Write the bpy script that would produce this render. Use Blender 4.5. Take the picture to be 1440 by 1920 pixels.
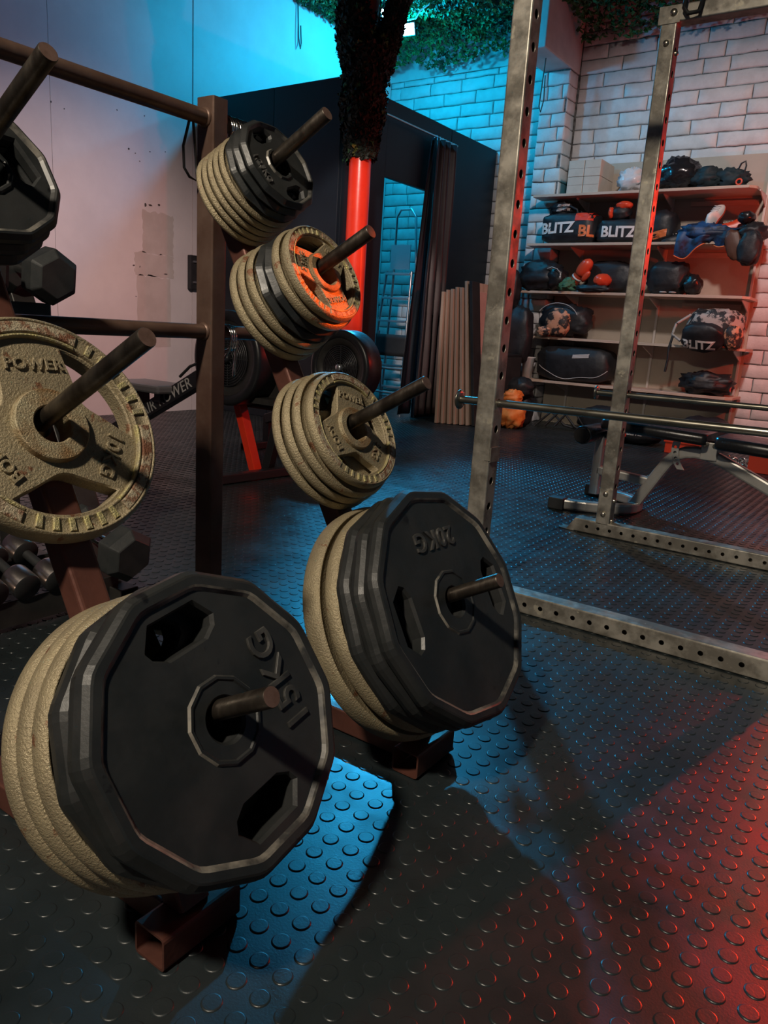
import bpy, bmesh, math, random
import numpy as np
from mathutils import Vector, Matrix, noise
from mathutils.geometry import tessellate_polygon
from mathutils.bvhtree import BVHTree

for o in list(bpy.data.objects): bpy.data.objects.remove(o)
random.seed(7)
rnd = random.Random(11)
SC = bpy.context.scene
COL = SC.collection
PI = math.pi

# ------------------------------------------------------------------ camera
CAM_H = 0.82
yaw, pit, rol = math.radians(-34.6098), math.radians(13.5447), math.radians(-3.6892)
fwd = Vector((math.sin(yaw)*math.cos(pit), math.cos(yaw)*math.cos(pit), -math.sin(pit)))
rgt = Vector((math.cos(yaw), -math.sin(yaw), 0)); dwn = fwd.cross(rgt)
cr = math.cos(rol)*rgt + math.sin(rol)*dwn
cd = -math.sin(rol)*rgt + math.cos(rol)*dwn
cam_d = bpy.data.cameras.new('camera'); cam = bpy.data.objects.new('camera', cam_d); COL.objects.link(cam)
cam_d.sensor_fit = 'VERTICAL'; cam_d.sensor_height = 36.0; cam_d.lens = 36*1423.23/1920
cam_d.clip_start = 0.02
M = Matrix((cr, -cd, -fwd)).transposed().to_4x4(); M.translation = (0, 0, CAM_H)
cam.matrix_world = M
SC.camera = cam

# ------------------------------------------------------------------ view, world, lights
SC.view_settings.view_transform = 'Standard'
SC.view_settings.look = 'None'
SC.view_settings.gamma = 1.0
SC.view_settings.exposure = 0.15
SC.view_settings.use_curve_mapping = False
W = bpy.data.worlds.new('world'); SC.world = W; W.use_nodes = True
W.node_tree.nodes['Background'].inputs[0].default_value = (0.12, 0.42, 0.55, 1)
W.node_tree.nodes['Background'].inputs[1].default_value = 0.045

def lamp(name, kind, loc, color, energy, target=None, **kw):
    d = bpy.data.lights.new(name, kind); d.color = color; d.energy = energy
    for k, v in kw.items(): setattr(d, k, v)
    o = bpy.data.objects.new(name, d); COL.objects.link(o); o.location = loc
    if target is not None:
        o.rotation_euler = (Vector(target)-Vector(loc)).to_track_quat('-Z', 'Y').to_euler()
    return o
CYAN = (0.0, 0.56, 1.0)
RED = (1.0, 0.035, 0.01)
FLOOD_A = (-4.57, 6.50, 3.545)
FLOOD_B = (-4.07, 5.40, 3.24)
lamp('cyan_flood_light', 'POINT', (-4.57, 6.46, 3.50), CYAN, 58, shadow_soft_size=0.05)
lamp('cyan_flood_beam', 'SPOT', (-4.53, 6.42, 3.50), (0.03, 0.50, 1.0), 680, (-1.3, 1.9, 0), spot_size=math.radians(50), spot_blend=0.5, shadow_soft_size=0.09)
lamp('cyan_small_light', 'POINT', (-4.09, 5.36, 3.19), (0.02, 0.52, 1.0), 55, shadow_soft_size=0.06)
lamp('red_lamp_floor_beam', 'SPOT', (0.75, 6.1, 2.0), RED, 1600, (0.62, 1.1, 0.0), spot_size=math.radians(26), spot_blend=0.9, shadow_soft_size=0.04)
lamp('added_red_plate_spot', 'SPOT', (2.3, 4.6, 2.4), (1.0, 0.11, 0.01), 2700, (-0.925, 1.20, 0.895), spot_size=math.radians(2.5), spot_blend=0.3, shadow_soft_size=0.02)  # added narrow spot that throws the orange patch onto one plate front
lamp('red_lamp_side_beam', 'SPOT', (0.55, 6.2, 1.75), RED, 85, (-2.2, 3.9, 1.3), spot_size=math.radians(66), spot_blend=0.4, shadow_soft_size=0.05)
lamp('column_fill_spot', 'SPOT', (-2.2, 2.3, 2.9), (1.0, 0.80, 0.72), 420, (-3.83, 4.93, 1.45), spot_size=math.radians(22), spot_blend=0.5, shadow_soft_size=0.08)  # added fill that brightens the red column; no known lamp here
lamp('red_lamp_wall_wash', 'SPOT', (-0.25, 6.45, 1.35), (1.0, 0.06, 0.01), 36, (-2.4, 7.3, 1.3), spot_size=math.radians(140), spot_blend=0.6, shadow_soft_size=0.04)
lamp('white_ceiling_light', 'SPOT', (-0.5, -1.5, 3.35), (1.0, 0.87, 0.70), 480, (-0.9, 1.2, 0.6), spot_size=math.radians(72), spot_blend=0.8, shadow_soft_size=0.12)
lamp('shelf_fill_spot', 'SPOT', (-0.9, 3.9, 3.6), (1.0, 0.85, 0.80), 270, (-1.9, 6.9, 1.5), spot_size=math.radians(72), spot_blend=0.8, shadow_soft_size=0.12)  # added fill for the shelves and brick wall, not a known lamp
lamp('left_wall_fill_spot', 'SPOT', (-2.2, 2.3, 2.9), (1.0, 0.72, 0.67), 330, (-5.38, 3.7, 0.35), spot_size=math.radians(64), spot_blend=1.0, shadow_soft_size=0.15)  # added fill, aimed low so the left wall brightens towards its foot

# ------------------------------------------------------------------ materials
def rgba(c): return (c[0], c[1], c[2], 1)
MATS = {}
def mat(name, base, rough=0.5, metal=0.0, c2=None, nscale=8.0, c2amt=0.5, bump=0.0, bscale=200.0, rvar=0.0, contrast=0.25, spec=0.5, coat=0.0, stretch=None, c3=None, c3scale=40, c3lo=0.6, sheen=0):
    m = bpy.data.materials.new(name); m.use_nodes = True; MATS[name] = m
    nt = m.node_tree; N = nt.nodes; L = nt.links
    b = N['Principled BSDF']
    b.inputs['Base Color'].default_value = rgba(base); b.inputs['Roughness'].default_value = rough
    b.inputs['Metallic'].default_value = metal; b.inputs['Specular IOR Level'].default_value = spec
    if coat: b.inputs['Coat Weight'].default_value = coat; b.inputs['Coat Roughness'].default_value = 0.15
    if sheen: b.inputs['Sheen Weight'].default_value = sheen
    tc = N.new('ShaderNodeTexCoord'); co = tc.outputs['Object']
    if stretch:
        mp = N.new('ShaderNodeMapping'); mp.inputs['Scale'].default_value = stretch
        L.new(co, mp.inputs[0]); co = mp.outputs[0]
    def nz(scale, detail=5):
        n = N.new('ShaderNodeTexNoise'); n.inputs['Scale'].default_value = scale; n.inputs['Detail'].default_value = detail
        n.inputs['Roughness'].default_value = 0.62
        L.new(co, n.inputs['Vector']); return n.outputs['Fac']
    def ramp(src, lo, hi):
        r = N.new('ShaderNodeMapRange'); r.inputs['From Min'].default_value = lo; r.inputs['From Max'].default_value = hi
        L.new(src, r.inputs['Value']); return r.outputs['Result']
    cur = None
    if c2 is not None:
        f = ramp(nz(nscale), 0.5-contrast/2+(0.5-c2amt)*0.4, 0.5+contrast/2+(0.5-c2amt)*0.4)
        mx = N.new('ShaderNodeMix'); mx.data_type = 'RGBA'
        L.new(f, mx.inputs['Factor']); mx.inputs['A'].default_value = rgba(base); mx.inputs['B'].default_value = rgba(c2)
        cur = mx.outputs['Result']
    if c3 is not None:
        f = ramp(nz(c3scale, 8), c3lo, c3lo+0.04)
        mx = N.new('ShaderNodeMix'); mx.data_type = 'RGBA'
        L.new(f, mx.inputs['Factor']); mx.inputs['A'].default_value = rgba(base)
        if cur is not None: L.new(cur, mx.inputs['A'])
        mx.inputs['B'].default_value = rgba(c3); cur = mx.outputs['Result']
    if cur is not None: L.new(cur, b.inputs['Base Color'])
    if rvar:
        f = nz(nscale*2.3)
        r = N.new('ShaderNodeMapRange'); r.inputs['From Min'].default_value = 0.3; r.inputs['From Max'].default_value = 0.7
        r.inputs['To Min'].default_value = max(0.05, rough-rvar); r.inputs['To Max'].default_value = min(1, rough+rvar)
        L.new(f, r.inputs['Value']); L.new(r.outputs['Result'], b.inputs['Roughness'])
    if bump:
        bp = N.new('ShaderNodeBump'); bp.inputs['Strength'].default_value = bump; bp.inputs['Distance'].default_value = 0.003
        L.new(nz(bscale, 3), bp.inputs['Height']); L.new(bp.outputs['Normal'], b.inputs['Normal'])
    return m
def emat(name, col, s):
    m = bpy.data.materials.new(name); m.use_nodes = True; nt = m.node_tree
    b = nt.nodes['Principled BSDF']; b.inputs['Emission Color'].default_value = rgba(col); b.inputs['Emission Strength'].default_value = s
    MATS[name] = m; return m

mat('rubber_floor', (0.010, 0.0145, 0.016), 0.35, c2=(0.018, 0.024, 0.026), nscale=3, rvar=0.10, bump=0.10, bscale=260, c3=(0.16, 0.155, 0.15), c3scale=160, c3lo=0.745)
mat('wall_white', (0.70, 0.67, 0.65), 0.55, c2=(0.62, 0.59, 0.575), nscale=1.6, bump=0.15, bscale=14)
mat('stain_paint', (0.50, 0.46, 0.42), 0.6, c2=(0.56, 0.52, 0.48), nscale=6)
mat('scuff', (0.06, 0.055, 0.05), 0.7)
mat('brick_white', (0.66, 0.64, 0.63), 0.62, c2=(0.57, 0.55, 0.54), nscale=9, bump=0.8, bscale=60, c3=(0.32, 0.30, 0.29), c3scale=22, c3lo=0.70)
mat('mortar', (0.24, 0.23, 0.22), 0.9, c2=(0.06, 0.058, 0.055), nscale=30)
mat('plaster', (0.62, 0.60, 0.58), 0.7, c2=(0.52, 0.50, 0.49), nscale=4, bump=0.2, bscale=30)
mat('ceiling_dark', (0.05, 0.055, 0.055), 0.9)
mat('cabin_navy', (0.0025, 0.007, 0.013), 0.5, c2=(0.0035, 0.009, 0.016), nscale=5)
mat('iron_beige', (0.345, 0.285, 0.175), 0.46, 0.35, c2=(0.28, 0.23, 0.145), nscale=14, bump=0.75, bscale=320, rvar=0.1, c3=(0.20, 0.095, 0.05), c3scale=26, c3lo=0.635)
mat('iron_pad', (0.40, 0.34, 0.235), 0.55, 0.25, c2=(0.23, 0.12, 0.07), nscale=90, contrast=0.12, c2amt=0.42, bump=1.0, bscale=300, c3=(0.18, 0.075, 0.04), c3scale=9, c3lo=0.60)
mat('iron_hub', (0.38, 0.33, 0.21), 0.45, 0.4, c2=(0.24, 0.14, 0.06), nscale=22, bump=0.8, bscale=380)
mat('iron_edge', (0.52, 0.46, 0.20), 0.42, 0.4, c2=(0.36, 0.31, 0.20), nscale=50, bump=0.8, bscale=380)
mat('plate_rubber', (0.014, 0.016, 0.016), 0.40, c2=(0.026, 0.027, 0.027), nscale=9, rvar=0.10, bump=0.08, bscale=150, c3=(0.008, 0.008, 0.009), c3scale=16, c3lo=0.66)
mat('letter_highlight_rubber', (0.075, 0.073, 0.068), 0.36, c2=(0.026, 0.026, 0.025), nscale=14, rvar=0.08)  # rubber lightened for the lettering, painting in the light on its relief
mat('worn_highlight_edge', (0.20, 0.185, 0.155), 0.38, c2=(0.035, 0.035, 0.034), nscale=16, contrast=0.2)  # scuffed rubber; the pale tone also paints the lip's bright highlight
mat('rack_steel', (0.165, 0.105, 0.080), 0.40, 0.45, c2=(0.105, 0.058, 0.043), nscale=7, rvar=0.12, bump=0.12, bscale=90, c3=(0.30, 0.25, 0.21), c3scale=30, c3lo=0.69)
mat('rack_red', (0.150, 0.058, 0.042), 0.42, 0.4, c2=(0.100, 0.040, 0.030), nscale=8, rvar=0.12, bump=0.12, bscale=90, c3=(0.26, 0.19, 0.16), c3scale=34, c3lo=0.70)
mat('peg_steel', (0.115, 0.098, 0.080), 0.38, 0.85, c2=(0.05, 0.04, 0.033), nscale=24, rvar=0.12, stretch=(1, 1, 0.3), bump=0.15, bscale=150)
mat('peg_tip', (0.21, 0.13, 0.105), 0.5, 0.5, c2=(0.15, 0.09, 0.07), nscale=60)
mat('raw_steel', (0.50, 0.465, 0.40), 0.42, 0.62, c2=(0.24, 0.22, 0.185), nscale=11, rvar=0.14, bump=0.08, bscale=60, contrast=0.18, c3=(0.60, 0.55, 0.44), c3scale=15, c3lo=0.63)
mat('bar_steel', (0.42, 0.40, 0.34), 0.28, 0.95, c2=(0.28, 0.26, 0.21), nscale=9, rvar=0.08, stretch=(0.3, 1, 1))
mat('chrome', (0.80, 0.78, 0.76), 0.10, 1.0)
mat('satin_chrome', (0.82, 0.74, 0.70), 0.27, 1.0)  # pinkish tint puts the wall's reflected light into the chrome
mat('bolt', (0.58, 0.53, 0.42), 0.3, 0.95)
mat('black_paint', (0.014, 0.014, 0.016), 0.36, rvar=0.06)
mat('black_matte', (0.014, 0.015, 0.016), 0.6, c2=(0.022, 0.023, 0.024), nscale=10)
mat('hex_rubber', (0.022, 0.025, 0.026), 0.5, c2=(0.034, 0.036, 0.036), nscale=20, bump=0.1, bscale=200)
mat('dark_steel', (0.055, 0.052, 0.048), 0.45, 0.5, c2=(0.035, 0.034, 0.033), nscale=10)
mat('blue_plastic', (0.01, 0.03, 0.35), 0.4)
mat('red_paint', (0.88, 0.05, 0.018), 0.30, c2=(0.78, 0.036, 0.014), nscale=6, bump=0.25, bscale=16, coat=0.3)
mat('red_plastic', (0.60, 0.045, 0.015), 0.4)
mat('orange_fabric', (0.78, 0.16, 0.02), 0.6, c2=(0.85, 0.30, 0.08), nscale=14)
mat('vinyl_black', (0.012, 0.012, 0.013), 0.30, rvar=0.05, bump=0.1, bscale=90)
mat('silver_paint', (0.52, 0.50, 0.46), 0.35, 0.55, c2=(0.46, 0.44, 0.40), nscale=12)
mat('alu', (0.62, 0.64, 0.66), 0.3, 0.9)
mat('shelf_wood', (0.60, 0.45, 0.35), 0.5, c2=(0.50, 0.37, 0.28), nscale=12, stretch=(0.4, 4, 4))
mat('shelf_back', (0.46, 0.40, 0.32), 0.65, c2=(0.40, 0.345, 0.275), nscale=3)
mat('slot_white', (0.62, 0.58, 0.53), 0.45, 0.2)
mat('board_wood', (0.50, 0.35, 0.26), 0.6, c2=(0.42, 0.28, 0.20), nscale=10, stretch=(3, 3, 0.3))
mat('board_redlit', (0.60, 0.34, 0.28), 0.55, c2=(0.50, 0.27, 0.22), nscale=4)  # pink stands for red light falling on the board's face
mat('card_box', (0.55, 0.47, 0.39), 0.7, c2=(0.50, 0.43, 0.355), nscale=10)
mat('bag_black', (0.010, 0.011, 0.013), 0.5, c2=(0.018, 0.019, 0.022), nscale=14, bump=1.0, bscale=16)
mat('bin_bag', (0.016, 0.015, 0.017), 0.18, bump=0.9, bscale=28)
mat('clear_plastic', (0.62, 0.62, 0.64), 0.2, bump=0.9, bscale=22)
mat('jacket_teal', (0.010, 0.022, 0.028), 0.7, c2=(0.016, 0.03, 0.036), nscale=20)
mat('jacket_blue', (0.015, 0.07, 0.19), 0.55, c2=(0.012, 0.022, 0.05), nscale=8, contrast=0.1)
mat('brown_leather', (0.10, 0.035, 0.018), 0.5)
mat('lettering_white', (0.78, 0.72, 0.68), 0.5)
mat('lettering_grey', (0.42, 0.40, 0.38), 0.5)
mat('lettering_orange', (0.80, 0.20, 0.06), 0.5)
mat('cap_red', (0.70, 0.05, 0.02), 0.5)
mat('glove_red', (0.72, 0.075, 0.03), 0.35)
mat('camo', (0.62, 0.28, 0.16), 0.6, c2=(0.03, 0.022, 0.02), nscale=11, contrast=0.05)
mat('camo_grey', (0.42, 0.36, 0.32), 0.6, c2=(0.02, 0.02, 0.022), nscale=13, contrast=0.05)
mat('green_fabric', (0.05, 0.16, 0.09), 0.7)
mat('curtain_vinyl_redlit', (0.050, 0.028, 0.028), 0.42, c2=(0.035, 0.02, 0.021), nscale=6)  # black vinyl; the brown tint is red light put into the colour
mat('grey_vinyl', (0.12, 0.115, 0.115), 0.4)
mat('cord', (0.03, 0.05, 0.045), 0.6)
mat('bucket_white', (0.62, 0.58, 0.55), 0.4)
mat('stick_wood', (0.50, 0.36, 0.24), 0.6)
emat('flood_glow', (0.75, 0.97, 1.0), 14)

def leaf_material(name, cols):
    m = bpy.data.materials.new(name); m.use_nodes = True; nt = m.node_tree; N = nt.nodes; L = nt.links
    b = N['Principled BSDF']; b.inputs['Roughness'].default_value = 0.65
    tc = N.new('ShaderNodeTexCoord'); n = N.new('ShaderNodeTexNoise'); n.inputs['Scale'].default_value = 4.5; n.inputs['Detail'].default_value = 6
    L.new(tc.outputs['Object'], n.inputs['Vector'])
    r = N.new('ShaderNodeValToRGB'); L.new(n.outputs['Fac'], r.inputs['Fac']); r.color_ramp.interpolation = 'CONSTANT'
    e = r.color_ramp.elements
    while len(e) > 1: e.remove(e[-1])
    e[0].position = 0; e[0].color = rgba(cols[0][1])
    for p, c in cols[1:]:
        x = e.new(p); x.color = rgba(c)
    L.new(r.outputs['Color'], b.inputs['Base Color']); MATS[name] = m
leaf_material('net_leaf', [(0, (0.012, 0.045, 0.016)), (0.38, (0.02, 0.085, 0.022)), (0.47, (0.035, 0.14, 0.03)), (0.56, (0.02, 0.07, 0.025)), (0.645, (0.24, 0.17, 0.03)), (0.69, (0.03, 0.10, 0.03))])
leaf_material('wrap_leaf', [(0, (0.010, 0.016, 0.010)), (0.42, (0.020, 0.030, 0.014)), (0.52, (0.012, 0.020, 0.013)), (0.645, (0.10, 0.11, 0.02)), (0.68, (0.02, 0.035, 0.015))])

# ------------------------------------------------------------------ mesh helpers
class MB:
    def __init__(s): s.v = []; s.f = []; s.m = []; s.sm = []; s.cm = 0; s.csm = False
    def add(s, vs, fs, smooth=None):
        o = len(s.v); s.v += [Vector(p) for p in vs]
        for f in fs: s.f.append(tuple(o+i for i in f)); s.m.append(s.cm); s.sm.append(s.csm if smooth is None else smooth)
        return o
    def box(s, lo, hi, X=None):
        x0, y0, z0 = lo; x1, y1, z1 = hi
        vs = [Vector(p) for p in ((x0,y0,z0),(x1,y0,z0),(x1,y1,z0),(x0,y1,z0),(x0,y0,z1),(x1,y0,z1),(x1,y1,z1),(x0,y1,z1))]
        if X is not None: vs = [X @ p for p in vs]
        s.add(vs, [(0,3,2,1),(4,5,6,7),(0,1,5,4),(1,2,6,5),(2,3,7,6),(3,0,4,7)], False); return s
    def tube(s, pts, r, seg=12, caps=True, closed=False):
        pts = [Vector(p) for p in pts]; n = len(pts); rs = r if isinstance(r, (list, tuple)) else [r]*n
        vs = []; prev = None
        for i, p in enumerate(pts):
            if closed: d = pts[(i+1) % n]-pts[i-1]
            else: d = pts[min(i+1, n-1)]-pts[max(i-1, 0)]
            d.normalize()
            if prev is None:
                a = Vector((0, 0, 1)) if abs(d.z) < 0.9 else Vector((1, 0, 0)); a = (a-d*a.dot(d)).normalized()
            else:
                a = (prev-d*prev.dot(d)).normalized()
            prev = a; b = d.cross(a)
            vs += [p+(a*math.cos(2*PI*k/seg)+b*math.sin(2*PI*k/seg))*rs[i] for k in range(seg)]
        fs = []
        for i in range(n if closed else n-1):
            j = (i+1) % n
            for k in range(seg): fs.append((i*seg+k, i*seg+(k+1) % seg, j*seg+(k+1) % seg, j*seg+k))
        s.add(vs, fs, True)
        if caps and not closed:
            s.add(vs[:seg], [tuple(range(seg-1, -1, -1))], False); s.add(vs[-seg:], [tuple(range(seg))], False)
        return s
    def lathe(s, prof, seg=32, X=None, smooth=True, phase=0):
        vs = []
        for r, z in prof:
            for k in range(seg):
                a = 2*PI*k/seg+phase; vs.append(Vector((r*math.cos(a), r*math.sin(a), z)))
        if X is not None: vs = [X @ p for p in vs]
        fs = []
        for i in range(len(prof)-1):
            for k in range(seg): fs.append((i*seg+k, i*seg+(k+1) % seg, (i+1)*seg+(k+1) % seg, (i+1)*seg+k))
        s.add(vs, fs, smooth); return s
    def loft(s, la, za, lb, zb, smooth=False, X=None):
        n = len(la); vs = [Vector((p[0], p[1], za)) for p in la]+[Vector((p[0], p[1], zb)) for p in lb]
        if X is not None: vs = [X @ p for p in vs]
        s.add(vs, [(k, (k+1) % n, n+(k+1) % n, n+k) for k in range(n)], smooth)
    def cap(s, loops, z, up=True, X=None):
        tr = tessellate_polygon([[Vector((p[0], p[1], 0)) for p in l] for l in loops])
        vs = [Vector((p[0], p[1], z)) for l in loops for p in l]
        fs = []
        for a, b, c in tr:
            n = (vs[b]-vs[a]).cross(vs[c]-vs[a]).z
            if abs(n) < 1e-12: continue
            fs.append((a, b, c) if (n > 0) == up else (a, c, b))
        if X is not None: vs = [X @ p for p in vs]
        s.add(vs, fs, False)
    def prism(s, loop, z0, z1, ch=0.0, X=None, smooth=False):
        if area(loop) < 0: loop = loop[::-1]
        s.loft(loop, z0, loop, z1-ch, smooth, X); top = loop
        if ch: top = inset(loop, ch); s.loft(loop, z1-ch, top, z1, False, X)
        s.cap([top], z1, True, X); s.cap([loop], z0, False, X)
    def rtube(s, p0, p1, w, h, t=0.003, up=(0, 0, 1), r=0.004):
        p0 = Vector(p0); p1 = Vector(p1); d = (p1-p0).normalized(); up = Vector(up); up = (up-d*up.dot(d)).normalized(); sd = up.cross(d)
        L = (p1-p0).length
        X = Matrix((sd, up, d)).transposed().to_4x4(); X.translation = p0
        o = rrect(w, h, r); i = rrect(w-2*t, h-2*t, max(r-t, 0.001))
        s.loft(o, 0, o, L, False, X); s.loft(i[::-1], 0, i[::-1], L, False, X)
        s.cap([o, i], 0, False, X); s.cap([o, i], L, True, X); return s
    def build(s, name, mats, parent=None, world=True, bevel=0, bseg=2, auto=None):
        me = bpy.data.meshes.new(name); off = Vector((0, 0, 0))
        if parent is not None and world: off = root_loc(parent)
        me.from_pydata([tuple(p-off) for p in s.v], [], s.f)
        if not isinstance(mats, (list, tuple)): mats = [mats]
        for m in mats: me.materials.append(MATS[m])
        me.polygons.foreach_set('material_index', s.m); me.polygons.foreach_set('use_smooth', s.sm)
        me.update()
        o = bpy.data.objects.new(name, me); COL.objects.link(o)
        if parent is not None: o.parent = parent
        if bevel:
            md = o.modifiers.new('bevel', 'BEVEL'); md.width = bevel; md.segments = bseg; md.limit_method = 'ANGLE'; md.angle_limit = math.radians(40)
            bm = bmesh.new(); bm.from_mesh(me); bmesh.ops.remove_doubles(bm, verts=bm.verts, dist=1e-6); bm.to_mesh(me); bm.free()
        return o
def root_loc(o):
    v = Vector((0, 0, 0))
    while o is not None: v += Vector(o.location); o = o.parent
    return v
def area(l): return 0.5*sum(l[i-1][0]*l[i][1]-l[i][0]*l[i-1][1] for i in range(len(l)))
def inset(l, d):
    n = len(l); out = []; sg = 1 if area(l) > 0 else -1
    for i in range(n):
        p = Vector(l[i][:2]); a = (p-Vector(l[i-1][:2])); b = (Vector(l[(i+1) % n][:2])-p)
        if a.length < 1e-9 or b.length < 1e-9: out.append(tuple(p)); continue
        a.normalize(); b.normalize(); na = Vector((-a.y, a.x)); nb = Vector((-b.y, b.x))
        m = na+nb
        if m.length < 1e-6: m = na
        m.normalize(); k = max(0.35, m.dot(na)); out.append(tuple(p+m*(sg*d/k)))
    return out
def rrect(w, h, r, n=3):
    out = []
    for cx, cy, a0 in ((w/2-r, h/2-r, 0), (-w/2+r, h/2-r, 90), (-w/2+r, -h/2+r, 180), (w/2-r, -h/2+r, 270)):
        for k in range(n+1):
            a = math.radians(a0+90*k/n); out.append((cx+r*math.cos(a), cy+r*math.sin(a)))
    return out
def ngon(n, r, ph=0, corner=0.0, cn=3):
    out = []
    for k in range(n):
        a = ph+2*PI*k/n
        if corner <= 0: out.append((r*math.cos(a), r*math.sin(a)))
        else:
            p = Vector((r*math.cos(a), r*math.sin(a)))
            q0 = Vector((r*math.cos(a-2*PI/n), r*math.sin(a-2*PI/n))); q1 = Vector((r*math.cos(a+2*PI/n), r*math.sin(a+2*PI/n)))
            A = p+(q0-p).normalized()*corner; B = p+(q1-p).normalized()*corner
            for j in range(cn+1):
                t = j/cn; out.append(tuple(A*(1-t)**2+p*2*t*(1-t)+B*t*t))
    return out
def circle(r, n=32, c=(0, 0), ph=0): return [(c[0]+r*math.cos(ph+2*PI*k/n), c[1]+r*math.sin(ph+2*PI*k/n)) for k in range(n)]

def tag(o, label, cat, group=None, kind=None):
    if label: o['label'] = label
    if cat: o['category'] = cat
    if group: o['group'] = group
    if kind: o['kind'] = kind
    return o
def thing(name, label, cat, loc=(0, 0, 0), group=None):
    o = bpy.data.objects.new(name, None); COL.objects.link(o); o.location = loc; o.empty_display_size = 0.05
    return tag(o, label, cat, group)
def struct(o): o['kind'] = 'structure'; return o
def copy_tree(o, parent=None):
    c = o.copy(); COL.objects.link(c)
    if parent is not None: c.parent = parent
    for ch in list(o.children): copy_tree(ch, c)
    return c
def text_mesh(txt, size, ext=0.0015, bev=0.0, spacing=1.0, fat=0.0):
    cu = bpy.data.curves.new('t', 'FONT'); cu.body = txt; cu.size = size; cu.extrude = ext; cu.bevel_depth = bev
    cu.align_x = 'CENTER'; cu.align_y = 'CENTER'; cu.space_character = spacing; cu.offset = fat; cu.resolution_u = 4
    o = bpy.data.objects.new('t', cu); COL.objects.link(o)
    dg = bpy.context.evaluated_depsgraph_get(); me = bpy.data.meshes.new_from_object(o.evaluated_get(dg))
    vs = [v.co.copy() for v in me.vertices]; fs = [tuple(p.vertices) for p in me.polygons]
    bpy.data.objects.remove(o); bpy.data.curves.remove(cu); bpy.data.meshes.remove(me)
    return vs, fs
def cut(o, cutter_mb):
    c = cutter_mb.build('cutter', 'bolt')
    bm = bmesh.new(); bm.from_mesh(o.data); bmesh.ops.remove_doubles(bm, verts=bm.verts, dist=1e-6); bm.to_mesh(o.data); bm.free()
    bm = bmesh.new(); bm.from_mesh(c.data); bmesh.ops.remove_doubles(bm, verts=bm.verts, dist=1e-6); bm.to_mesh(c.data); bm.free()
    c.location = root_loc(o.parent) * -1 if o.parent else (0, 0, 0)
    pr = o.parent; o.parent = None
    md = o.modifiers.new('b', 'BOOLEAN'); md.operation = 'DIFFERENCE'; md.object = c; md.solver = 'EXACT'
    dg = bpy.context.evaluated_depsgraph_get(); dg.update()
    me = bpy.data.meshes.new_from_object(o.evaluated_get(dg))
    o.modifiers.clear(); o.data = me; o.parent = pr
    bpy.data.objects.remove(c)
    return o

# ------------------------------------------------------------------ room shell
XL, YB, XR, YF, ZC = -5.38, 7.40, 2.6, -2.6, 3.80

def build_floor():
    P = 0.0415
    xs = np.arange(XL+0.03, 1.0, P); ys = np.arange(0.2, YB-0.02, P)
    gx, gy = np.meshgrid(xs, ys); c = np.stack([gx.ravel(), gy.ravel()], 1)
    rel = c; dist = np.hypot(rel[:, 0], rel[:, 1])
    az = np.degrees(np.arctan2(rel[:, 0], rel[:, 1]))
    keep = (az > -75) & (az < 8) & ~((c[:, 0] < -4.1) & (c[:, 1] > 4.85))
    c = c[keep]; dist = dist[keep]
    V = []; F4 = []; Ftop = []; base = 0
    def ring_set(cs, seg, prof):
        nonlocal base
        a = 2*np.pi*np.arange(seg)/seg
        k = len(prof)
        off = np.concatenate([np.stack([r*np.cos(a), r*np.sin(a), np.full(seg, z)], 1) for r, z in prof])   # k*seg,3
        v = np.zeros((len(cs), k*seg, 3)); v[:, :, :2] = cs[:, None, :]; v += off[None]
        V.append(v.reshape(-1, 3))
        q = []
        for i in range(k-1):
            for j in range(seg): q.append((i*seg+j, i*seg+(j+1) % seg, (i+1)*seg+(j+1) % seg, (i+1)*seg+j))
        q = np.array(q); starts = base+np.arange(len(cs))*k*seg
        F4.append((starts[:, None, None]+q[None]).reshape(-1, 4))
        Ftop.append((starts[:, None]+((k-1)*seg+np.arange(seg))[None]))
        base += len(cs)*k*seg
    near = dist < 2.3; mid = (~near) & (dist < 4.2); far = dist >= 4.2
    ring_set(c[near], 28, [(0.0140, -0.0003), (0.0134, 0.0006), (0.0126, 0.0011), (0.0114, 0.0014)])
    ring_set(c[mid], 14, [(0.0140, -0.0003), (0.0130, 0.0010), (0.0115, 0.0015)])
    ring_set(c[far], 7, [(0.0142, -0.0003), (0.0118, 0.0022)])
    # base slab
    slab = np.array([(XL-.1, YF-.1, 0), (XR+.1, YF-.1, 0), (XR+.1, YB+.1, 0), (XL-.1, YB+.1, 0), (XL-.1, YF-.1, -.05), (XR+.1, YF-.1, -.05), (XR+.1, YB+.1, -.05), (XL-.1, YB+.1, -.05)], float)
    V.append(slab); b = base
    F4.append(b+np.array([(0,1,2,3),(7,6,5,4),(0,4,5,1),(1,5,6,2),(2,6,7,3),(3,7,4,0)]))
    V = np.concatenate(V); F4 = np.concatenate(F4)
    me = bpy.data.meshes.new('floor')
    loops = [F4.ravel()]; sizes = [np.full(len(F4), 4)]
    for t in Ftop: loops.append(t.ravel()); sizes.append(np.full(len(t), t.shape[1]))
    loops = np.concatenate(loops).astype(np.int32); sizes = np.concatenate(sizes).astype(np.int32)
    st = np.concatenate([[0], np.cumsum(sizes)[:-1]]).astype(np.int32)
    me.vertices.add(len(V)); me.vertices.foreach_set('co', V.ravel().astype(np.float32))
    me.loops.add(len(loops)); me.loops.foreach_set('vertex_index', loops)
    me.polygons.add(len(sizes)); me.polygons.foreach_set('loop_start', st); me.polygons.foreach_set('loop_total', sizes)
    sm = np.zeros(len(sizes), bool); sm[:len(F4)-6] = True; me.polygons.foreach_set('use_smooth', sm)
    me.update(calc_edges=True); me.validate()
    me.materials.append(MATS['rubber_floor'])
    o = bpy.data.objects.new('floor', me); COL.objects.link(o); struct(o)
build_floor()
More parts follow.
